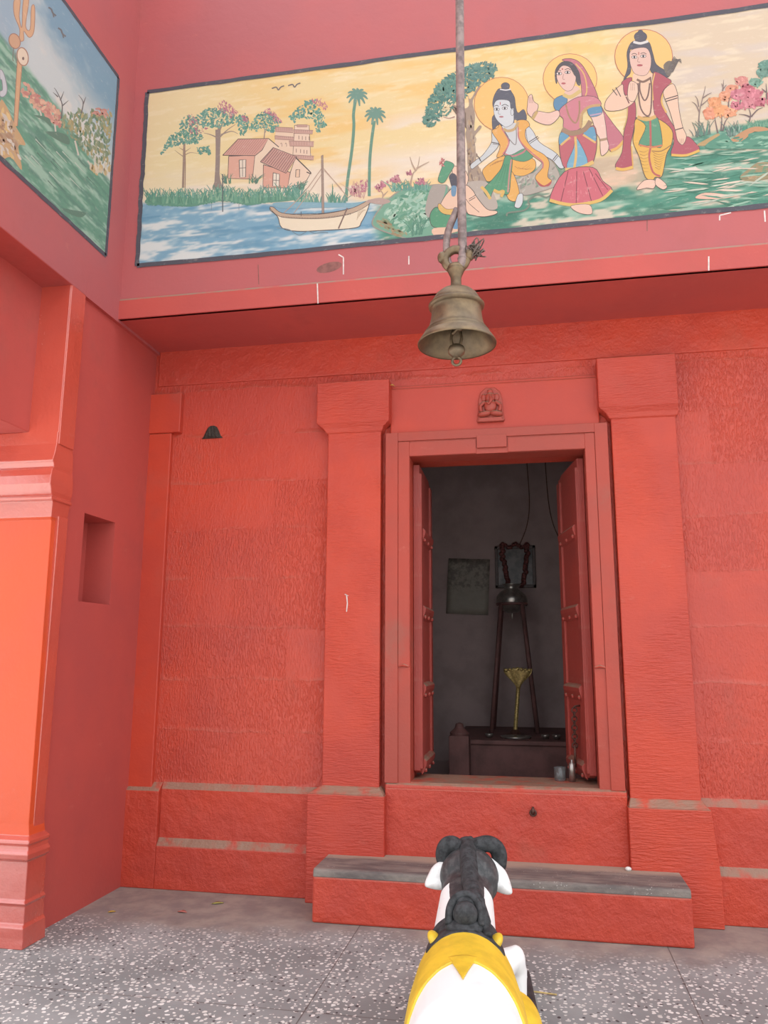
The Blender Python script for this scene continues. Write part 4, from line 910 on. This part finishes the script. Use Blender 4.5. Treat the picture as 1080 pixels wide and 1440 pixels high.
o = shell('collar', [((0, .035, .5), (0, -1, .2)), ((0, .20, .5), (0, 1, .45)), ((-.135, 0, 0), (-1, 0, 0)), ((.135, 0, 0), (1, 0, 0)), ((0, 0, .36), (0, 0, -1))], M['black'], .011, .014); o['label'] = 'black painted collar'
bm = bmesh.new()
ell(bm, (.002, .11, .548), (.047, .05, .046)); ell(bm, (.002, .155, .545), (.058, .035, .055)); ell(bm, (.002, .11, .505), (.075, .06, .03))
tube(bm, cr([(-.060, .10, .515), (-.056, .13, .56), (-.034, .155, .592), (.002, .165, .604), (.038, .155, .592), (.058, .13, .56), (.062, .09, .515)], 5), .0155, 10)
o = link('hump', bm, M['black'], bull, smooth=True)
bm = bmesh.new()
tube(bm, cr([(.085, .06, .49), (.075, .11, .52), (.052, .17, .575), (.035, .25, .585), (.024, .36, .60), (.02, .46, .635), (.018, .55, .662), (.018, .61, .672)], 5), [.016]*5+[.024]*5+[.028]*5+[.034]*5+[.038]*5+[.038]*11, 12)
o = link('mane', bm, M['black'], bull, smooth=True); o['label'] = 'black ridge of mane'
def horn(P, R):
    P = [(x, y-.015, z) for x, y, z in P]; b = bmesh.new(); P2 = cr(P, 5); n = len(P2); rr = [R[0]+(R[1]-R[0])*i/(n-1) for i in range(n)]; tube(b, P2, rr, 14); ell(b, P2[-1], (rr[-1],)*3, 14, 10); ell(b, P2[0], (rr[0],)*3, 14, 10)
    return link('horn', b, M['black'], bull, smooth=True)
horn([(-.025, .63, .668), (-.052, .63, .682), (-.078, .63, .672), (-.088, .635, .635), (-.078, .64, .60)], (.037, .038))
horn([(.060, .63, .680), (.105, .63, .690), (.140, .635, .674), (.155, .64, .640), (.152, .645, .605)], (.035, .035))
bm = bmesh.new(); ell(bm, (.018, .65, .675), (.05, .045, .035)); ell(bm, (.03, .70, .672), (.02, .02, .03)); 
o = link('poll', bm, M['black'], bull, smooth=True)
def ear(outl, a):
    b = bmesh.new(); P = [((x-449)/1321, .604-.00293*(1140+y/4.154-1214.6)) for x, y in outl]
    P = [(q.x, q.y) for q in cr([(p[0], p[1], 0) for p in P], 4, True)]; cx = sum(p[0] for p in P)/len(P); cz = sum(p[1] for p in P)/len(P)
    loft(b, [[(cx+(x-cx)*k, a+dy+.25*(z-cz), cz+(z-cz)*k) for x, z in P] for k, dy in ((.25, -.030), (.6, -.027), (.85, -.018), (.97, -.007), (1, .003), (.94, .012), (.7, .017), (.25, .018))])
    o = link('ear', b, M['bullw'], bull, smooth=True); o['label'] = 'white ear'
M['bullw'] = plain('statue_white_ear', (.84, .83, .81), .5, 0, .1, 30, .25)
ear([(325, 292), (272, 318), (238, 375), (222, 425), (250, 440), (310, 448), (380, 440), (400, 390), (385, 320)], .575)
ear([(560, 262), (600, 262), (650, 300), (692, 345), (720, 438), (702, 460), (650, 452), (598, 425), (570, 380)], .575)
for s in (-1, 1):
    bm = bmesh.new(); ell(bm, (.018+s*.078, .70, .575), (.012, .02, .016), 14, 10); link('eye', bm, M['black'], bull, smooth=True)
for s in (-1, 1):
    bm = bmesh.new(); ell(bm, (s*.112, .105, .458), (.020, .050, .036), 18, 12, rot=Matrix.Rotation(s*.75, 3, 'Y'))
    o = link('blanket_corner', bm, M['yellow'], smooth=True); o.parent = blk; o['label'] = 'rounded yellow corner'
bm = bmesh.new(); box(bm, -.205, .300, -.74, .98, 0, .055)
link('plinth', bm, M['char'], bull, bevel=.012)

# ------------------------------------------------------------------ small fixtures on the wall
relief = thing('carved_relief', 'small red carved seated idol in relief above the door lintel', 'carving', (-.240, 5.088, 3.06))
bm = bmesh.new()
prof = [(-.095, 0), (.095, 0), (.085, .06), (.082, .15), (.065, .205), (.03, .235), (-.03, .235), (-.065, .205), (-.082, .15), (-.085, .06)]
prism_y(bm, 5.075, 5.12, [(x-.240, z+3.065) for x, z in prof])
prism_y(bm, 5.055, 5.10, [(x-.240, z+3.055) for x, z in ((-.09, 0), (.09, 0), (.075, .03), (-.075, .03))])
child(link('backing', bm, M['frame'], bevel=.006), relief)
bm = bmesh.new(); c = Vector((-.240, 5.066, 3.06))
ell(bm, c+Vector((0, 0, .105)), (.042, .026, .045)); ell(bm, c+Vector((0, -.004, .165)), (.034, .024, .034)); ell(bm, c+Vector((0, 0, .205)), (.02, .016, .022))
for s in (-1, 1):
    ell(bm, c+Vector((s*.042, .004, .168)), (.020, .010, .026)); ell(bm, c+Vector((s*.040, -.004, .050)), (.046, .026, .020), rot=Matrix.Rotation(s*.15, 3, 'Y'))
    tube(bm, cr([c+Vector((s*.035, 0, .135)), c+Vector((s*.066, -.006, .105)), c+Vector((s*.060, -.01, .065))], 4), .012, 8)
tube(bm, cr([c+Vector((.004, -.022, .170)), c+Vector((.006, -.030, .140)), c+Vector((-.006, -.030, .115)), c+Vector((-.020, -.026, .122))], 4), [.012]*6+[.009]*7, 8)
child(link('figure', bm, M['frame'], smooth=True), relief)
# soot-dark hood left of the doorway
bm = bmesh.new(); n = 20
rr = []
for z, w, d in ((0, .082, .012), (.012, .066, .030), (.03, .058, .036), (.055, .048, .034), (.078, .034, .026), (.09, .016, .014)):
    rr.append([(-2.255+.004+w*math.cos(PI*k/n)*1.02, 5.122-d*math.sin(PI*k/n)*(1+.15*math.sin(k*2.3)), 3.052+z+(.006*math.sin(k*1.7) if z else 0)) for k in range(n+1)])
loft(bm, rr, cap=True, closed=True)
tag(link('lamp_hood', bm, M['soot'], smooth=False), 'small soot-black hood stuck on the red wall left of the doorway', 'lamp hood')
# iron ring on the sill wall
bm = bmesh.new()
torus(bm, (-.035, 5.026, .575), .017, .006, Matrix.Rotation(PI/2, 3, 'X') , 18, 8); tube(bm, [(-.035, 5.05, .602), (-.035, 5.018, .602), (-.035, 5.018, .59)], .007, 8); tube(bm, [(-.035, 5.02, .60), (-.038, 5.022, .565)], .009, 8)
tag(link('iron_staple', bm, M['iron'], smooth=True), 'small dark iron ring fixed below the door sill', 'ring')
# petals, pebble, straw
def petal(name, x, y, z, r, col, label, cat, rz=0, flat=.25, group=None):
    b = bmesh.new(); rings = []
    for i in range(7):
        t = i/6; w = r*.55*math.sin(PI*(.08+.86*t)); h = r*flat*math.sin(PI*t)
        rings.append([((t-.5)*2*r, -w, h), ((t-.5)*2*r, 0, h*.55), ((t-.5)*2*r, w, h), ((t-.5)*2*r, 0, h*.55+.003)])
    loft(b, rings); o = link(name, b, plain(name+'_colour', col, .6, 0, .15, 80, 0), smooth=True)
    o.location = (x, y, z+.002); o.rotation_euler = (0, 0, rz); return tag(o, label, cat, group)
petal('yellow_petal', -2.51, 4.579, 0, .022, (.75, .50, .06), 'yellow petal on the floor near the left corner of the wall', 'petal', .5)
petal('green_leaf', -1.96, 4.86, 0, .035, (.42, .40, .10), 'thin yellow-green leaf on the floor by the left dado', 'leaf', .4, .15)
petal('pink_petal', -2.10, 4.66, 0, .030, (.60, .20, .16), 'pinkish red petal on the dusty floor left of the step', 'petal', -.1)
p = U(551, 538, 1, 5.06); petal('marigold_petal', p.x, 5.07, 3.345, .020, (.80, .45, .10), 'orange yellow petal lodged beside the left capital top', 'petal', .3, .7)
p = U(745, 1396, 2, 0.0); bm = bmesh.new(); tube(bm, [(p.x-.03, p.y, .006), (p.x+.03, p.y-.005, .008), (p.x+.12, p.y-.012, .006)], .0035, 6)
tag(link('straw', bm, plain('dry_straw', (.62, .45, .16), .6)), 'dry yellow straw on the floor right of the bull', 'straw')
bm = bmesh.new(); ell(bm, (.497, 4.965, .300), (.018, .015, .012)); tag(link('pebble', bm, plain('white_pebble', (.8, .78, .74), .6), smooth=True), 'small white pebble at the back of the step by the right plinth', 'pebble')

# ------------------------------------------------------------------ inside the dark room
al = thing('altar_platform', 'low dark red platform inside the dark doorway', 'platform', (.3, 6.6, .5))
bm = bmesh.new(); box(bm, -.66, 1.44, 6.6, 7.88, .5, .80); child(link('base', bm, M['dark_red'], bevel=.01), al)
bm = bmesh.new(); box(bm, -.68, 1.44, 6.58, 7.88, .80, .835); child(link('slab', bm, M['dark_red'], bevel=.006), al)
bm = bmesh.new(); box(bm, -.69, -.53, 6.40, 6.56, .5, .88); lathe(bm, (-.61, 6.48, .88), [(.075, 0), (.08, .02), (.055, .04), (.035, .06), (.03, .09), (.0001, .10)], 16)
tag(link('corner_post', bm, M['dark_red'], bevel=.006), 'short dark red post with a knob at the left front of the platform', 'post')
M['gold'] = plain('gilt_brass', (.55, .40, .15), .4, .5, .25, 70, .2)
M['tin'] = plain('dull_metal', (.40, .37, .34), .3, .8, .2, 30, .1)
cob = thing('cobra_stand', 'golden hooded cobra standing upright on the altar platform', 'statuette', (-.16, 7.0, .835))
bm = bmesh.new()
tube(bm, cr([(-.02, 0, .03), (-.012, 0, .12), (.0, 0, .24), (.012, 0, .36), (.016, -.01, .42)], 5), [.017]*21, 12)
for k in range(20): torus(bm, (-.018+.0017*k, 0, .05+k*.018), .0165, .003, None, 14, 6)
link('stem', bm, M['gold'], cob, smooth=True)
bm = bmesh.new(); rings = []
for i in range(11):
    t = i/10; w = .018+.105*sm(t, .0, .9); z = .40+.16*t; n = 22
    rings.append([(.016+w*math.cos(2*PI*k/n), -.012-.03*t-.012*math.cos(2*PI*k/n*7)*t+(.016+.01*t)*math.sin(2*PI*k/n), z+.012*t*math.cos(4*2*PI*k/n)) for k in range(n)])
loft(bm, rings)
for k in range(7): ell(bm, (.016+(k-3)*.033, -.055, .565-.004*abs(k-3)), (.017, .02, .016), 12, 8)
link('hood', bm, M['gold'], cob, smooth=True)
bm = bmesh.new(); lathe(bm, (-.02, 0, 0), [(.0001, 0), (.09, 0), (.085, .012), (.05, .02), (.03, .05), (.0001, .055)], 24); link('base', bm, M['iron'], cob, smooth=True)
tray = thing('offering_tray', 'round metal tray on the platform under the cobra', 'tray', (-.17, 6.80, .835))
bm = bmesh.new(); lathe(bm, (0, 0, 0), [(.0001, .004), (.11, .004), (.125, .016), (.13, .016), (.115, .0), (.0001, 0)], 28); link('dish', bm, M['tin'], tray, smooth=True)
for k, (dx, dl) in enumerate(((.24, 'right of the cobra tray'), (.33, 'farther right of the cobra tray'), (-.22, 'left of the cobra tray'))):
    bm = bmesh.new(); lathe(bm, (0, 0, 0), [(.0001, .0), (.018, 0), (.032, .022), (.034, .035), (.030, .035), (.016, .012), (.0001, .008)], 18)
    o = link('oil_lamp_cup', bm, M['tin'], smooth=True, loc=(-.17+dx, 6.78, .835)); tag(o, 'small metal lamp cup '+dl, 'cup', 'lamp cups on the platform')
stand = thing('pot_stand', 'dark red four-legged stand carrying the hanging water pot', 'stand', (-.19, 7.35, .842))
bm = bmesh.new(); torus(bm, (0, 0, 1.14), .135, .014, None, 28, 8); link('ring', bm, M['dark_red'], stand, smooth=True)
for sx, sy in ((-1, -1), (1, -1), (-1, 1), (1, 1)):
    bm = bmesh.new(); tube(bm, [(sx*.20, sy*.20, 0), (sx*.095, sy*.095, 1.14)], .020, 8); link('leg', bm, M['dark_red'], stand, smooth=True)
pot = thing('water_pot', 'round metal water pot set in the four-legged stand', 'pot', (-.19, 7.35, 1.90))
bm = bmesh.new(); lathe(bm, (0, 0, 0), [(.0001, 0), (.05, .004), (.11, .04), (.145, .10), (.140, .15), (.105, .195), (.070, .215), (.066, .24), (.088, .262), (.092, .268), (.083, .268), (.06, .24), (.0001, .23)], 36); link('vessel', bm, M['tin'], pot, smooth=True)
bm = bmesh.new(); lathe(bm, (0, 0, -.06), [(.0001, 0), (.006, .01), (.008, .06)], 10); link('spout', bm, M['tin'], pot, smooth=True)
pic = thing('framed_picture', 'dark framed picture with a red garland on the rear wall', 'picture', (-.16, 7.88, 2.2))
bm = bmesh.new()
for a in ((-.36, -.33, 2.18, 2.60), (.01, .04, 2.18, 2.60), (-.36, .04, 2.18, 2.21), (-.36, .04, 2.57, 2.60)): box(bm, a[0], a[1], 7.86, 7.90, a[2], a[3])
child(link('frame', bm, plain('dark_frame_wood', (.10, .07, .065), .5), bevel=.004), pic)
bm = bmesh.new(); box(bm, -.34, .02, 7.875, 7.90, 2.2, 2.58); child(link('picture_sheet', bm, plain('dull_print', (.12, .09, .09), .35, 0, .5, 12, 0)), pic)
bm = bmesh.new(); random.seed(5)
for s in (-1, 1):
    for k in range(16):
        t = k/15; ell(bm, (-.16+s*(.12-.06*t*t)+random.gauss(0, .006), 7.84, 2.60-.40*t), (.026, .02, .024), 10, 7)
for k in range(10): ell(bm, (-.16+(k-4.5)*.026, 7.838, 2.60+.02*math.cos(k*1.3)), (.02, .018, .02), 10, 7)
g = tag(link('garland', bm, plain('red_flowers', (.20, .055, .048), .7, 0, .4, 60, .4), smooth=True), 'dark red flower garland hung over the framed picture', 'garland')
post = thing('wall_poster', 'pale paper poster hanging on the rear wall left of the framed picture', 'poster', (-.66, 7.89, 1.95))
def posterm():
    t = NT('faded_print'); X = t.sep(t.co)
    pat = t.ramp(t.noise(22, 5, .7), .42, .6); top = t.ramp(X[2], 2.12, 2.2)
    c = t.mix(t.math('MULTIPLY', pat, t.math('MULTIPLY_ADD', top, .7, .15)), (.26, .235, .195), (.125, .10, .09)); return t.done(c, .6)
bm = bmesh.new(); g_ = [[(-.83+.42*i/8+.03*(1-j/8)*(-1), 7.885-.012*math.sin(i*.8+j*.3)**2, 1.93+.56*j/8-.02*i/8) for i in range(9)] for j in range(9)]
V = [[bm.verts.new(p) for p in r] for r in g_]
for j in range(8):
    for i in range(8): bm.faces.new((V[j][i], V[j][i+1], V[j+1][i+1], V[j+1][i]))
o = child(link('sheet', bm, posterm(), smooth=True), post); sd = o.modifiers.new('t', 'SOLIDIFY'); sd.thickness = .002
def glassm():
    t = NT('clear_glass'); t.b.inputs['Transmission Weight'].default_value = .9; return t.done((.75, .78, .78), .08)
M['glass'] = glassm()
bm = bmesh.new(); lathe(bm, (0, 0, 0), [(.0001, 0), (.032, 0), (.036, .01), (.038, .085), (.035, .085), (.031, .012), (.0001, .010)], 24)
tag(link('drinking_glass', bm, M['glass'], smooth=True, loc=(.14, 5.33, .722)), 'small clear glass on the sill beside the right door leaf', 'glass')
bm = bmesh.new(); lathe(bm, (0, 0, 0), [(.0001, 0), (.020, 0), (.020, .11), (.016, .115), (.009, .12), (.009, .135), (.0001, .136)], 18)
tag(link('metal_bottle', bm, M['tin'], smooth=True, loc=(.215, 5.30, .722)), 'slim shiny metal bottle at the foot of the right door leaf', 'bottle')
for k, (x, lab) in enumerate(((-.02, 'left one of two thin wires hanging above the picture'), (.16, 'right one of two thin wires hanging above the picture'))):
    bm = bmesh.new(); tube(bm, cr([(x, 7.55, 3.5), (x+.02, 7.55, 3.0), (x-.015+.08*k, 7.6, 2.75), (x-.10+.25*k, 7.6, 2.55)], 5), .005, 6)
    tag(link('hanging_wire', bm, M['iron'], smooth=True), lab, 'wire', 'wires in the dark room')

# ------------------------------------------------------------------ light
W = bpy.data.worlds.new('sky'); S.world = W; W.use_nodes = True; nt = W.node_tree
bg = nt.nodes['Background']
tc = nt.nodes.new('ShaderNodeTexCoord'); sp = nt.nodes.new('ShaderNodeSeparateXYZ'); nt.links.new(tc.outputs['Generated'], sp.inputs[0])
rp = nt.nodes.new('ShaderNodeValToRGB'); nt.links.new(sp.outputs[2], rp.inputs[0])
rp.color_ramp.elements[0].position = 0; rp.color_ramp.elements[0].color = (.60, .57, .52, 1)
rp.color_ramp.elements[1].position = .06; rp.color_ramp.elements[1].color = (.82, .84, .86, 1); e_ = rp.color_ramp.elements.new(1.0); e_.color = (1.25, 1.3, 1.38, 1)
nt.links.new(rp.outputs[0], bg.inputs[0]); bg.inputs[1].default_value = 1.6
sun = bpy.data.lights.new('sun', 'SUN'); sun.energy = 5.5; sun.angle = math.radians(8); so = bpy.data.objects.new('sun', sun); COL.objects.link(so)
so.rotation_euler = Vector((.12, -.60, -.80)).to_track_quat('-Z', 'Y').to_euler()
S.view_settings.view_transform = 'Standard'; S.view_settings.look = 'None'; S.view_settings.gamma = 1; S.view_settings.exposure = 0.34
S.view_settings.use_curve_mapping = False
